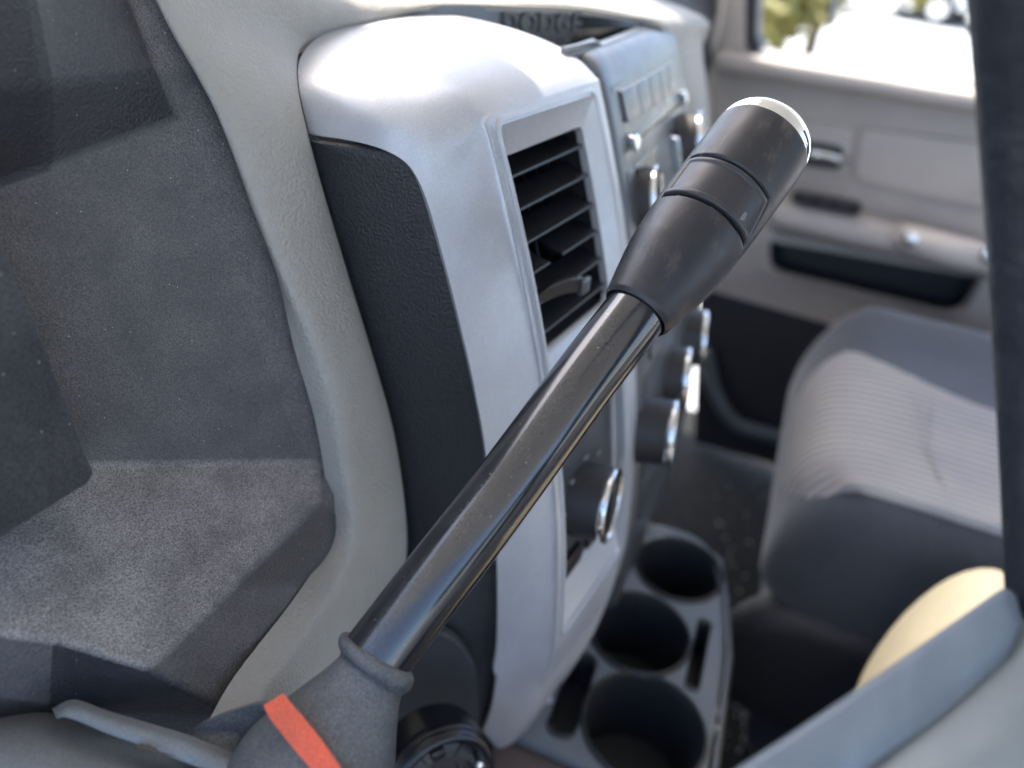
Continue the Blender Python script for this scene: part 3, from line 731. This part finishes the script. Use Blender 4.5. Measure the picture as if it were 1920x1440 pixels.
# worn pictogram: small truck and trailer
def onb(t, h, dr): return g0 + ga * h + (ge1 * math.cos(t) + ge2 * math.sin(t)) * (grad(h) + dr)
bm = bmesh.new()
for (t0, t1, q0, q1) in ((.53, .555, .0490, .0530), (.57, .60, .0495, .0532), (.615, .63, .0500, .0520), (.555, .57, .0490, .0496)):
    prism_bm([onb(t0, q0, -.0002), onb(t1, q0, -.0002), onb(t1, q1, -.0002), onb(t0, q1, -.0002)], ge1 * .0001, 0, bm=bm)
obj('marking', bm, M['mark'], btn, smooth=False)
rc = grad(GL)
cp = [(rc*.985, -.0004), (rc*1.0, .0002), (rc*1.0, .0012), (rc*.975, .0016), (rc*.985, .0022)]
cp += [(rc * .985 * math.cos(a), .0022 + .0130 * math.sin(a)) for a in [math.radians(x) for x in range(8, 90, 8)]]
obj('chrome_cap', lathe_bm(g1, ga, cp, 96), M['chrome'], grip, sharp=50)
# rubber boot: sections from silhouette pairs
BS = [((657,1202),(757,1258),.2710,0), ((653,1190),(764,1252),.2705,0), ((643,1186),(773,1264),.2700,0), ((636,1194),(776,1276),.2695,0), ((635,1207),(771,1290),.2688,0), ((639,1219),(761,1298),.2682,0), ((636,1230),(753,1304),.2675,0),
      ((612,1252),(748,1328),.267,0), ((572,1283),(744,1376),.266,0), ((524,1320),(741,1440),.265,0), ((474,1360),(738,1510),.264,0), ((430,1420),(735,1600),.263,0)]
loops = []
inn = []
for (l, r, d, z) in BS:
    a_ = at(*l, d=d); b_ = at(*r, d=d); c = (a_ + b_) / 2; e1 = (b_ - a_) / 2
    ax = (g0 - tpts[0]).normalized(); e2 = ax.cross(e1).normalized() * e1.length
    n = 64
    loops.append([c + e1 * math.cos(2*math.pi*k/n) * (1) + e2 * math.sin(2*math.pi*k/n) for k in range(n)])
# smooth between sections
L2 = []
for k in range(64):
    L2.append(spline([lp[k] for lp in loops], 5))
loops = [[L2[k][i] for k in range(64)] for i in range(len(L2[0]))]
for i, lp in enumerate(loops):       # soft folds low on the boot
    f = max(0, (i - 36) / 20)
    c = sum(lp, Vector()) / 64
    for k in range(64):
        t = 2 * math.pi * k / 64
        lp[k] = c + (lp[k] - c) * (1 + .02 * f * math.sin(3 * t + .6 * i * .2) + .012 * f * math.sin(7 * t + i * .3))
boot = obj('boot', loops_bm(loops, False, True), M['rubber'], lever, sharp=80)
# loose fold of the boot towards the column
def _w(g):
    for i, r in enumerate(g):
        for j, p in enumerate(r): r[j] = p + (CAM - p).normalized() * .0022 * math.sin(i * 2.1 + j * 2.7)
    return g
fg = [[at(322,1396,d=.266), at(380,1358,d=.266), at(440,1332,d=.266), at(500,1318,d=.266), at(585,1320,d=.262)],
      [at(385,1415,d=.262), at(425,1385,d=.266), at(462,1372,d=.271), at(520,1365,d=.264), at(590,1375,d=.256)],
      [at(430,1440,d=.256), at(448,1422,d=.262), at(470,1410,d=.270), at(515,1405,d=.260), at(590,1420,d=.255)],
      [at(470,1475,d=.252), at(485,1455,d=.256), at(500,1450,d=.256), at(545,1452,d=.255), at(600,1470,d=.252)],
      [at(480,1560,d=.248), at(510,1560,d=.250), at(540,1560,d=.250), at(580,1560,d=.250), at(620,1560,d=.250)]]
obj('boot_fold', grid_bm(_w(fg), 8, 8, thick=.0015), M['rubber'], lever)
# orange paper strip on the boot
tg = thing('paper_strip', 'bright orange paper strip wrapped round the rubber boot of the shift lever', 'paper strip', at(600, 1440, d=.25))
st = [((494,1322),(531,1300),.2525), ((505,1345),(547,1320),.2500), ((530,1378),(573,1350),.2460), ((560,1415),(603,1388),.2425), ((592,1452),(635,1434),.2395), ((625,1500),(668,1480),.238), ((655,1550),(700,1530),.238)]
obj('strip', grid_bm([[at(*a, d=d-.003), at((a[0]+b[0])/2, (a[1]+b[1])/2, d=d-.0035), at(*b, d=d-.003)] for a, b, d in st], 4, 6, thick=.0005), M['orange'], tg)

# ------------------------------------------------------------------ steering column cover
colm = thing('steering_column', 'dusty grey steering column cover below the instrument recess', 'steering column', at(200, 1500, d=.24))
cg = [[at(-120,1322,d=.285), at(30,1322,d=.285), at(120,1335,d=.283), at(230,1372,d=.281), at(330,1405,d=.279), at(430,1440,d=.276), at(540,1500,d=.272)],
      [at(-120,1335,d=.268), at(20,1338,d=.268), at(110,1355,d=.267), at(210,1392,d=.266), at(310,1425,d=.265), at(410,1462,d=.263), at(520,1530,d=.262)],
      [at(-120,1400,d=.245), at(0,1405,d=.246), at(90,1425,d=.247), at(180,1455,d=.247), at(280,1490,d=.247), at(380,1530,d=.247), at(490,1600,d=.247)],
      [at(-120,1600,d=.225), at(0,1600,d=.226), at(90,1620,d=.227), at(180,1640,d=.227), at(280,1670,d=.227), at(380,1700,d=.227), at(490,1750,d=.227)]]
obj('cover', grid_bm(cg, 5, 6, thick=.003), M['column'], colm)
lt = [(97,1329),(128,1313),(154,1314),(198,1331),(277,1355),(356,1379),(435,1411),(491,1434),(580,1478),(640,1520)]
lb = [(110,1338),(139,1347),(165,1357),(205,1374),(262,1394),(317,1415),(385,1441),(440,1464),(520,1510),(580,1560)]
n_ = [[at(*a, d=.262) , at((a[0]*.6+b[0]*.4), (a[1]*.6+b[1]*.4), d=.2565), at(*b, d=.2545), at(b[0]-2, b[1]+3, d=.2565)] for a, b in zip(lt, lb)]
obj('upper_lip', grid_bm(n_, 4, 4, thick=.002), M['column'], colm)
obj('dust_clump', tube_bm(spline([at(258,1398,d=.2535), at(285,1403,d=.2525), at(300,1412,d=.252), at(330,1418,d=.2525)], 4), [.0003, .0007, .0004, .0008, .0005, .0007, .0004, .0006, .0003, .0005, .0003, .0002, .0002], 8), M['bark'], colm)

# ------------------------------------------------------------------ steering wheel
whl = thing('steering_wheel', 'dark steering wheel with a blue grey spoke, close in front at the edge', 'steering wheel', w(.02, -.05, -.1))
wc = w(.047, -.030, -.060); V = Vector((0, .425, .905)).normalized(); X_ = Vector((1, 0, 0))
rp = [wc + (X_ * math.cos(t) + V * math.sin(t)) * .195 for t in [math.radians(a) for a in range(-62, 63, 2)]]
obj('rim', tube_bm(rp, .0155, 24), M['wheel'], whl)
sg_ = [[at(1180,1575,d=.190), at(1380,1441,d=.192), at(1500,1362,d=.196), at(1650,1262,d=.203), at(1800,1158,d=.210), at(1872,1108,d=.213), at(1893,1104,d=.2135)],
       [at(1185,1582,d=.184), at(1385,1448,d=.186), at(1506,1370,d=.190), at(1657,1270,d=.197), at(1806,1168,d=.204), at(1880,1118,d=.208), at(1906,1118,d=.211)],
       [at(1260,1640,d=.180), at(1450,1500,d=.182), at(1570,1418,d=.186), at(1715,1322,d=.193), at(1850,1220,d=.201), at(1900,1165,d=.206), at(1912,1145,d=.209)],
       [at(1300,1690,d=.180), at(1500,1550,d=.182), at(1628,1440,d=.187), at(1760,1346,d=.193), at(1880,1240,d=.202), at(1909,1178,d=.206), at(1916,1152,d=.209)]]
obj('spoke', grid_bm(sg_, 6, 6, thick=.006), M['spoke'], whl)
M['spoke_cover'] = mat('grey_green_spoke_cover', (.22, .245, .24), .45, bumps=[('noise', 500, .1, .0002)], mott=((.18, .20, .21), 18, .3, .7))
sg2 = [[at(1270,1640,d=.190), at(1470,1505,d=.192), at(1600,1400,d=.196), at(1735,1310,d=.202), at(1862,1205,d=.210), at(1905,1120,d=.217)],
       [at(1360,1700,d=.178), at(1560,1560,d=.180), at(1690,1452,d=.184), at(1815,1352,d=.190), at(1930,1240,d=.200), at(1990,1150,d=.208)],
       [at(1500,1750,d=.170), at(1680,1600,d=.172), at(1800,1500,d=.176), at(1920,1390,d=.182), at(2030,1280,d=.192), at(2100,1150,d=.200)],
       [at(1700,1800,d=.168), at(1850,1650,d=.170), at(1960,1550,d=.174), at(2060,1450,d=.180), at(2160,1330,d=.190), at(2220,1180,d=.198)]]
obj('spoke_cover', grid_bm(sg2, 6, 6, thick=.006), M['spoke_cover'], whl)
# ------------------------------------------------------------------ cup holder console
con = thing('cup_holder_console', 'low slate plastic console with three round cup holders on the dark floor', 'cup holder', w(.38, .05, -.6))
CZ = -.50
def cz(px, py, z=CZ):
    p = at(px, py, Z=z); return (p.x, p.y)

outl = [(.545,.130),(.566,.112),(.572,.080),(.562,.058),(.525,.040),(.47,.020),(.40,.004),(.320,-.012),(.314,.06),(.303,.135),(.33,.150),(.44,.142)]
cups = [((.5236,.0769), .0375), ((.4364,.0790), .0400), ((.3595,.0432), .0435)]
import mathutils
def slot_loop(x0, y0, x1, y1, wd, n=6):
    a = Vector((x0, y0, 0)); b = Vector((x1, y1, 0)); d = (b - a).normalized(); nrm = Vector((-d.y, d.x, 0))
    L = (b - a).length
    return [a + d*u + nrm*v for u, v in rrect(0, L, -wd/2, wd/2, wd*.45, n)]
holes = []
for (c, r) in cups: holes.append([Vector((c[0] + r*math.cos(t), c[1] + r*math.sin(t), 0)) for t in [2*math.pi*k/48 for k in range(48)]])
s1 = cz(1322, 1165), cz(1297, 1290)
holes.append(slot_loop(s1[0][0], s1[0][1], s1[1][0], s1[1][1], .011))
s2 = cz(1100, 1228), cz(1048, 1378)
holes.append(slot_loop(s2[0][0], s2[0][1], s2[1][0], s2[1][1], .020))
ol = rpoly([Vector((x, y, 0)) for x, y in outl], .03, 5)
polys = [[Vector((p.x, p.y)) for p in l] for l in [ol] + holes]
vv, ee, ff, *_r = mathutils.geometry.delaunay_2d_cdt([p for l in polys for p in l],
    [(sum(len(x) for x in polys[:i]) + k, sum(len(x) for x in polys[:i]) + (k+1) % len(l)) for i, l in enumerate(polys) for k in range(len(l))], [], 0, 1e-5)
def inside(p, l):
    c = False; n = len(l)
    for i in range(n):
        a_, b_ = l[i], l[i-1]
        if (a_.y > p.y) != (b_.y > p.y) and p.x < (b_.x-a_.x)*(p.y-a_.y)/(b_.y-a_.y) + a_.x: c = not c
    return c
bm = bmesh.new(); tv = [bm.verts.new((v.x, v.y, CZ + H)) for v in vv]
for f in ff:
    c = sum((vv[i] for i in f), Vector((0, 0))) / len(f)
    if inside(c, polys[0]) and not any(inside(c, h) for h in polys[1:]): bm.faces.new([tv[i] for i in f])
for v in [v for v in bm.verts if not v.link_faces]: bm.verts.remove(v)
obj('top_plate', bm, M['console'], con, smooth=False)
def off_loop(l, d):
    c = sum(l, Vector((0, 0, 0))) / len(l)
    return [Vector((p.x, p.y, 0)) + (Vector((p.x, p.y, 0)) - c).normalized() * d for p in l]
def zl(l, z): return [Vector((p.x, p.y, z + H)) for p in l]
# rounded outer edge and the box below
obj('console_body', loops_bm([zl(ol, CZ), zl(off_loop(ol, .003), CZ - .001), zl(off_loop(ol, .005), CZ - .004), zl(off_loop(ol, .005), CZ - .02), zl(off_loop(ol, .002), CZ - .022), zl(off_loop(ol, -.004), CZ - .1), zl(off_loop(ol, -.02), -H + .0)], False, False), M['console'], con, sharp=50)
for i, h in enumerate(holes):
    up_ = .003 if i < 3 else .0015
    dpt = .07 if i < 3 else .035
    lps = [zl(off_loop(h, .0035), CZ - .0005), zl(off_loop(h, .0022), CZ + up_ * .8), zl(off_loop(h, .0005), CZ + up_), zl(off_loop(h, -.001), CZ + up_ * .3), zl(off_loop(h, -.0018), CZ - .01), zl(off_loop(h, -.0050 if i < 3 else -.002), CZ - dpt)]
    obj('cup_well' if i < 3 else 'coin_slot', loops_bm(lps, False, True), M['cup_dark'], con, sharp=60)
obj('side_rail', tube_bm([w(.578, .080, CZ - .014), w(.570, .050, CZ - .014), w(.527, .031, CZ - .014), w(.47, .010, CZ - .014), w(.36, -.012, CZ - .014)], .004, 10), M['steel'], con)
# brown storage bin under the stack, bottom of the picture
bn = thing('storage_bin', 'low brown plastic bin edge between the silver stack and the cup holders', 'storage bin', w(.27, .0, -.6))
obj('rim', prism_bm(rpoly([w(.245,.13,-.508), w(.298,.13,-.508), w(.309,.05,-.508), w(.314,-.06,-.508), w(.25,-.08,-.508)], .008, 4), Vector((0, 0, -.015)), .003, 3), mat('brown_plastic', (.085, .062, .055), .5), bn)
# crumbs on the carpet
bm = bmesh.new()
for k in range(150):
    p = at(random.uniform(1330, 1480), random.uniform(900, 1430), Z=-H + .004)
    if k < 30: p = at(random.gauss(1338, 4), random.uniform(1270, 1380), Z=CZ - .008); 
    r = random.uniform(.0012, .0030) * (1 if k >= 30 else .8)
    bmesh.ops.create_icosphere(bm, subdivisions=1, radius=r, matrix=Matrix.Translation(p) @ Matrix.Diagonal((1, random.uniform(.5, 1.4), .6, 1)))
cb = obj('crumbs', bm, M['litter']); cb['kind'] = 'stuff'

# ------------------------------------------------------------------ passenger seat
seat = thing('passenger_seat', 'passenger seat with ribbed grey fabric centre and dark blue grey side bolsters', 'seat', w(.80, -.25, -H))
def seat_ctrl(cols, ys, f):
    return [[f(x, y) for x in cols] for y in ys]
def cushion_bm(x0, x1, y0, y1, z0, z1, rx, rf, prof=None, nx=28, ny=36, sag=0):
    """upholstered block: superellipse sections, rounded nose at y1 (front)"""
    loops = []
    for j in range(ny + 1):
        t = j / ny; y = y1 + (y0 - y1) * (t ** 1.6)
        k = min(1, (y1 - y) / rf); q = math.sqrt(max(0, 1 - (1 - k) ** 2))     # nose rounding
        zt = z0 + (z1 - z0) * (.42 + .58 * q); zb = z0 + (z1 - z0) * .30 * (1 - q)
        xx0 = x0 + rx * .8 * (1 - q); xx1 = x1 - rx * .8 * (1 - q)
        lp = []
        base = rrect(xx0, xx1, zb, zt, min(rx, (zt - zb) * .48), 7)
        for i, (x, z) in enumerate(base): lp.append(w(x, y, z))
        # fill the flat runs
        out = []
        for i, p in enumerate(lp):
            q_ = lp[(i+1) % len(lp)]; kk = 8 if (i + 1) % 8 == 0 else 1
            for m_ in range(kk):
                v = p.lerp(q_, m_ / kk); out.append(v)
        for v in out:
            if v.z - H > (zb + zt) / 2: v.z += (prof((v.x - x0) / (x1 - x0), (v.y - y0) / (y1 - y0)) if prof else 0) * q
        loops.append(out)
    return loops_bm(loops, True, True)
SZ = -.415
def sprof(u, v): return .026 * math.exp(-((u - .96) / .17) ** 2) + .018 * math.exp(-((u - .02) / .12) ** 2) - .006 * math.exp(-((u - .45) / .25) ** 2)
obj('cushion', cushion_bm(.575, 1.02, -.55, .010, -.59, SZ, .055, .075, sprof), M['seat_dark'], seat, sharp=80)
ctrl = []
for (y, zo, xa, xb) in ((.054, -.064, .632, .895), (.048, -.034, .620, .905), (.034, -.012, .612, .90), (.008, .0025, .606, .888), (-.04, .006, .602, .868), (-.10, .005, .601, .845), (-.18, .005, .605, .830), (-.30, .005, .61, .83), (-.5, .005, .62, .85)):
    row = []
    for k in range(7):
        u = k / 6; x = xa + (xb - xa) * u; uu = (x - .565) / .465
        z = SZ + zo + (sprof(uu, 0) if zo > 0 else sprof(uu, 0) * .4) - .003 * (1 if k in (0, 6) else 0)
        row.append(w(x, y - .046 + (-.012 if (k in (0, 6) and zo < 0) else 0), z))
    ctrl.append(row)
obj('seat_insert', grid_bm(ctrl, 5, 6, thick=.008), M['seat_grey'], seat)
obj('seat_base', cushion_bm(.60, .99, -.5, -.03, -H + .02, -.57, .03, .06), M['seat_dark'], seat)
obj('side_skirt', cushion_bm(.565, .62, -.45, .030, -.70, -.54, .02, .08), M['door_dark'], seat)
obj('backrest', box_bm(w(.80, -.62, -.10), (.44, .14, .66), .05, 4), M['seat_dark'], seat)
_R = Matrix.Rotation(math.radians(9), 4, 'Z'); _p = w(.575, 0, -H)
_Ri = Matrix.Rotation(math.radians(-9), 4, 'Z')
def _sp(px, py, Z): return _p + _Ri @ (at(px, py, Z=Z) - _p)
obj('seam', tube_bm(spline([_sp(1745,740,-.408), _sp(1733,775,-.408), _sp(1738,830,-.408), _sp(1765,900,-.408), _sp(1800,960,-.408)], 5), .0012, 8), M['seat_grey'], seat)
seat.location = _p + _R @ (seat.location - _p); seat.rotation_euler = (0, 0, math.radians(9))
cs = thing('centre_seat', 'pale beige vinyl centre cushion with rounded front corner catching the sun', 'seat', w(.43, -.3, -H))
obj('cushion', cushion_bm(.18, .560, -.5, -.092, -.60, -.378, .034, .05), M['seat_light'], cs, sharp=80)
obj('seat_base', box_bm(w(.36, -.3, -.72), (.30, .40, .24), .01), M['door_dark'], cs)

# ------------------------------------------------------------------ passenger door
DX = 1.20
door = thing('passenger_door', 'taupe passenger door with armrest, map pocket and bright open window above', 'door', w(DX, 0, -H))
def dp(px, py, off=0): return at(px, py, X=DX - off)
def dpoly(pts, off, th, r, bev, m, name, parent=None, segs=3):
    P = [dp(x, y, off) for x, y in pts]
    if r: P = rpoly(P, r, 5)
    return obj(name, prism_bm(P, Vector((th, 0, 0)), bev, segs), m, parent or door)
# inner skin above the armrest
dpoly([(1330,112),(1440,128),(1840,196),(2150,250),(2240,610),(1860,520),(1700,470),(1440,430),(1322,400)], .0, .03, 0, .004, M['door'], 'door_panel')
dpoly([(1336,97),(1440,112),(1845,178),(2160,232),(2155,268),(1842,212),(1438,146),(1334,130)], .06, .12, 0, .024, M['door'], 'window_sill')
# lower skin with the map pocket opening
def quadpts(c, n=12):
    out = []
    for i in range(4):
        a_, b_ = c[i], c[(i+1) % 4]
        for k in range(n): out.append(a_.lerp(b_, k / n))
    return out
outer = quadpts([dp(1318,372,.012), dp(2180,600,.012), dp(2230,800,.012), dp(1316,540,.012)])
def prect(c, r, n=12):
    P = []
    for i in range(4):
        p, a_, b_ = c[i], c[i-1], c[(i+1) % 4]
        q0 = p + (a_-p).normalized()*r[i]; q1 = p + (b_-p).normalized()*r[i]
        for k in range(6): t = k/5; P.append(q0*(1-t)**2 + p*2*t*(1-t) + q1*t*t)
        nx_ = c[(i+1) % 4]; e_ = nx_ + (p - nx_).normalized()*r[(i+1) % 4]
        for k in range(1, 7): P.append(q1.lerp(e_, k/7))
    return P
pc = [dp(1440,450,.012), dp(1838,520,.012), dp(1800,592,.012), dp(1440,506,.012)]
pcr = [.006, .006, .03, .018]
inn_ = prect(pc, pcr)
c0 = sum(inn_, Vector()) / 48
o2 = prect([dp(1318,372,.012), dp(2180,600,.012), dp(2230,800,.012), dp(1316,540,.012)], [.004]*4)
l1 = [c0 + (p - c0) * 1.04 + Vector((-.006, 0, 0)) for p in inn_]; l1b = [c0 + (p - c0) * 1.10 + Vector((-.003, 0, 0)) for p in inn_]
l2 = [c0 + (p - c0) * .985 + Vector((.006, 0, 0)) for p in inn_]; l3 = [c0 + (p - c0) * .97 + Vector((.05, 0, 0)) for p in inn_]
obj('lower_panel', loops_bm([[p + Vector((.03, 0, -.01)) for p in o2], o2, l1b, l1, inn_, l2]), M['door'], door, sharp=60)
obj('map_pocket', loops_bm([l2, l3], False, True), M['door_dark'], door)
dpoly([(1310,530),(2230,790),(2260,1100),(1300,830)], .004, .03, 0, .004, M['door_dark'], 'kick_panel')
# armrest with switches, chrome tipped grab bar
ar = [[dp(1470,356,.01), dp(1600,392,.01), dp(1700,418,.01), dp(1850,452,.01), dp(2100,520,.01)],
      [dp(1455,372,.07), dp(1590,402,.07), dp(1698,428,.07), dp(1850,464,.07), dp(2100,532,.07)],
      [dp(1448,392,.085), dp(1585,425,.085), dp(1696,450,.085), dp(1850,488,.085), dp(2100,552,.085)],
      [dp(1448,424,.078), dp(1585,456,.078), dp(1694,480,.078), dp(1850,514,.078), dp(2100,580,.078)],
      [dp(1455,440,.01), dp(1590,466,.01), dp(1700,490,.01), dp(1850,522,.01), dp(2100,590,.01)]]
obj('armrest', grid_bm(ar, 5, 5, thick=.004), M['door'], door)
sw = dpoly([(1486,362),(1606,384),(1616,395),(1606,404),(1500,382),(1482,374)], .088, .02, .004, .002, M['slat'], 'window_switches')
for k in range(3):
    x = 1512 + k * 34; y = 371 + k * 7.5
    dpoly([(x-10,y-5),(x+10,y-1),(x+9,y+7),(x-11,y+3)], .094, .008, .002, .001, M['plastic'], 'switch', sw)
gb = [dp(1704,446,.075), dp(1712,450,.105), dp(1780,470,.118), dp(1845,484,.105), dp(1856,486,.075)]
gbo = obj('grab_bar', tube_bm(spline(gb, 6), .019, 20), M['door'], door)
for q in ((1707, 448), (1853, 479)):
    obj('chrome_cap', lathe_bm(dp(q[0], q[1], .128), Vector((-1, 0, .1)), [(.0095, 0), (.0095, .002), (.006, .004), (.001, .0045)], 24), M['chrome'], gbo)
# inner handle in its bezel
bz = dpoly([(1490,222),(1596,238),(1590,330),(1482,316)], .006, .02, .012, .004, M['door'], 'handle_bezel')
dpoly([(1500,262),(1582,276),(1576,320),(1494,308)], .009, .01, .01, .002, M['door_dark'], 'handle_cup', bz)
obj('door_handle', tube_bm(spline([dp(1498,288,.012), dp(1512,286,.030), dp(1545,291,.034), dp(1572,297,.030), dp(1584,300,.012)], 5), .009, 16, flat=.7), M['chrome'], door)
# recessed trim panel and crease
dpoly([(1615,240),(1860,272),(2120,320),(2110,440),(1850,392),(1602,338)], .012, .012, .014, .006, M['door'], 'trim_panel')
# window frame, glass and mirror corner
dpoly([(1398,-60),(1424,-60),(1418,66),(1428,90),(1412,104),(1398,84)], .02, .03, .006, .003, M['plastic'], 'window_frame')
dpoly([(1560,-80),(1574,-80),(1556,52),(1549,54)], -.02, .03, 0, .002, M['plastic'], 'window_divider')
obj('window_glass', prism_bm([dp(1418,-120,-.035), dp(2200,-40,-.035), dp(2200,262,-.035), dp(1418,122,-.035)], Vector((.004, 0, 0))), M['glass'], door, smooth=False)
dpoly([(1352,-60),(1398,-60),(1398,100),(1338,92)], .02, .03, 0, .004, M['door'], 'corner_trim')
# pillar and door seal
pil = thing('windscreen_pillar', 'dark windscreen pillar with a pale seal beside the passenger door', 'pillar', at(1330, 100, X=1.19))
obj('pillar_trim', prism_bm([at(1270,-120,X=1.17), at(1352,-120,X=1.17), at(1338,100,X=1.17), at(1334,130,X=1.17), at(1322,560,X=1.17), at(1270,560,X=1.17), at(1262,60,X=1.17)], Vector((.05, 0, 0)), .006, 3), M['door'], pil)
obj('seal', tube_bm([at(1372,-80,X=1.165), at(1350,20,X=1.165), at(1338,78,X=1.165), at(1332,96,X=1.165)], .006, 12), M['door'], pil)
obj('sill_trim', tube_bm(spline([at(1322,660,X=1.16), at(1340,735,X=1.16), at(1375,790,X=1.16), at(1420,808,X=1.16), at(1500,828,X=1.16)], 6), .012, 14), M['console'], pil)

# ------------------------------------------------------------------ cab shell behind and beside the camera (its windows are open to the light)
for x0, x1, side in ((-.38, .455, 'driver'), (.74, 1.27, 'passenger')):  # flaps added out of view, sized to keep the sun off seat and grip
    vz = thing('sun_blocker', 'unseen cloth flap added to block the sun on the %s side' % side, 'sun blocker', w((x0+x1)/2, .3, .42), 'added sun blockers along the windscreen')
    yv = .575 if x0 < 0 else .66
    P = rpoly([w(x0, .285, .412), w(x1, .285, .412), w(x1, yv, .395), w(x0, yv, .395)], .03, 5)
    obj('flap', prism_bm(P, Vector((0, .010, .014)), .003, 2), M['roof'], vz)
bw = thing('cab_back_wall', 'plain back wall of the cab behind the seats', 'wall', w(.4, -1.45, -.4))
obj('panel', box_bm(w(.42, -1.45, -.55), (1.75, .05, .60), .01), M['roof'], bw)
dd = thing('driver_door', 'plain lower half of the driver door behind the camera', 'door', w(-.45, 0, -.5))
obj('panel', box_bm(w(-.45, -.2, -.52), (.06, 1.5, .60), .02), M['door'], dd)
fwll = thing('firewall', 'dark carpeted firewall in the footwell below the dashboard', 'panel', w(.4, .75, -.5))
obj('panel', box_bm(w(.42, .78, -.48), (1.75, .04, .75), .005), M['carpet'], fwll)

# ------------------------------------------------------------------ outside
def leafy(name, label, cat, x, y, z0, hgt, rad, n, group=None):
    t = thing(name, label, cat, (x, y, z0), group)
    obj('trunk', tube_bm([Vector((x, y, z0)), Vector((x + .05, y, z0 + hgt * .45)), Vector((x, y + .05, z0 + hgt * .7))], [.1, .07, .03], 8), M['bark'], t)
    bm = bmesh.new()
    cl = [(Vector((x, y, z0 + hgt * .65)) + Vector((random.gauss(0, .5), random.gauss(0, .5), random.gauss(0, .35))) * rad, rad * random.uniform(.25, .5)) for k in range(14)]
    for k in range(n):
        c, r = random.choice(cl)
        p = c + Vector((random.gauss(0, 1), random.gauss(0, 1), random.gauss(0, 1))).normalized() * r * random.uniform(.5, 1)
        a_ = Vector((random.gauss(0, 1), random.gauss(0, 1), random.gauss(0, 1))).normalized(); b_ = a_.orthogonal().normalized(); s_ = random.uniform(.05, .11)
        bm.faces.new([bm.verts.new(p + a_ * s_), bm.verts.new(p + b_ * s_ * .6), bm.verts.new(p - a_ * s_), bm.verts.new(p - b_ * s_ * .6)])
    obj('crown', bm, M['leaf'], t, smooth=False)
GZ = -.78
def outp(px, Xd):   # ground point seen in this picture column
    r = ray(px, 100); k = Xd / r.x; return r.x * k, r.y * k
x, y = outp(1450, 9); leafy('bush', 'sunlit yellow green bush outside, left of the window divider', 'bush', x, y, GZ, 1.9, 1.0, 3500, 'bushes outside the window')
x, y = outp(1515, 11); leafy('bush', 'second sunlit bush outside, nearer the window divider', 'bush', x, y, GZ, 2.2, 1.0, 3500, 'bushes outside the window')
def car(px, Xd, rot, label, m):
    x, y = outp(px, Xd)
    t = thing('parked_car', label, 'car', (x, y, GZ), 'cars parked outside the window')
    R = Matrix.Translation((x, y, GZ)) @ Matrix.Rotation(rot, 4, 'Z')
    def T(bm): bmesh.ops.transform(bm, matrix=R, verts=bm.verts); return bm
    side = [(-2.2,.35),(-2.25,.75),(-2.1,.92),(-1.5,1.0),(-1.0,1.42),(.45,1.46),(1.15,1.0),(2.0,.88),(2.25,.65),(2.25,.35)]
    obj('body', T(prism_bm([Vector((a_, -.88, b_)) for a_, b_ in side], Vector((0, 1.76, 0)), .06, 3)), m, t)
    win = [(-1.3,1.03),(-.92,1.36),(.42,1.40),(.98,1.03)]
    for sy in (-.89, .87): obj('window', T(prism_bm([Vector((a_, sy, b_)) for a_, b_ in win], Vector((0, .02, 0)), .004, 1)), M['car_glass'], t)
    for wx in (-1.4, 1.4):
        for sy in (-.85, .85):
            wh = obj('wheel', T(lathe_bm(Vector((wx, sy - .1, .33)), Vector((0, 1, 0)), [(.30, 0), (.33, .03), (.33, .17), (.30, .2)], 24)), M['tyre'], t)
            obj('rim', T(lathe_bm(Vector((wx, sy - .115 if sy < 0 else sy + .015, .33)), Vector((0, 1, 0)), [(.18, 0), (.2, .02), (.2, .08), (.18, .1)], 20)), M['chrome_soft'], wh)
car(1625, 21, math.radians(80), 'white parked car outside, just right of the window divider', M['paint_white'])
car(1730, 27, math.radians(75), 'silver parked car outside, in the middle of the window', M['silver'])
car(1815, 22, math.radians(85), 'pale parked car outside, beside the steering wheel rim', M['paint_white'])
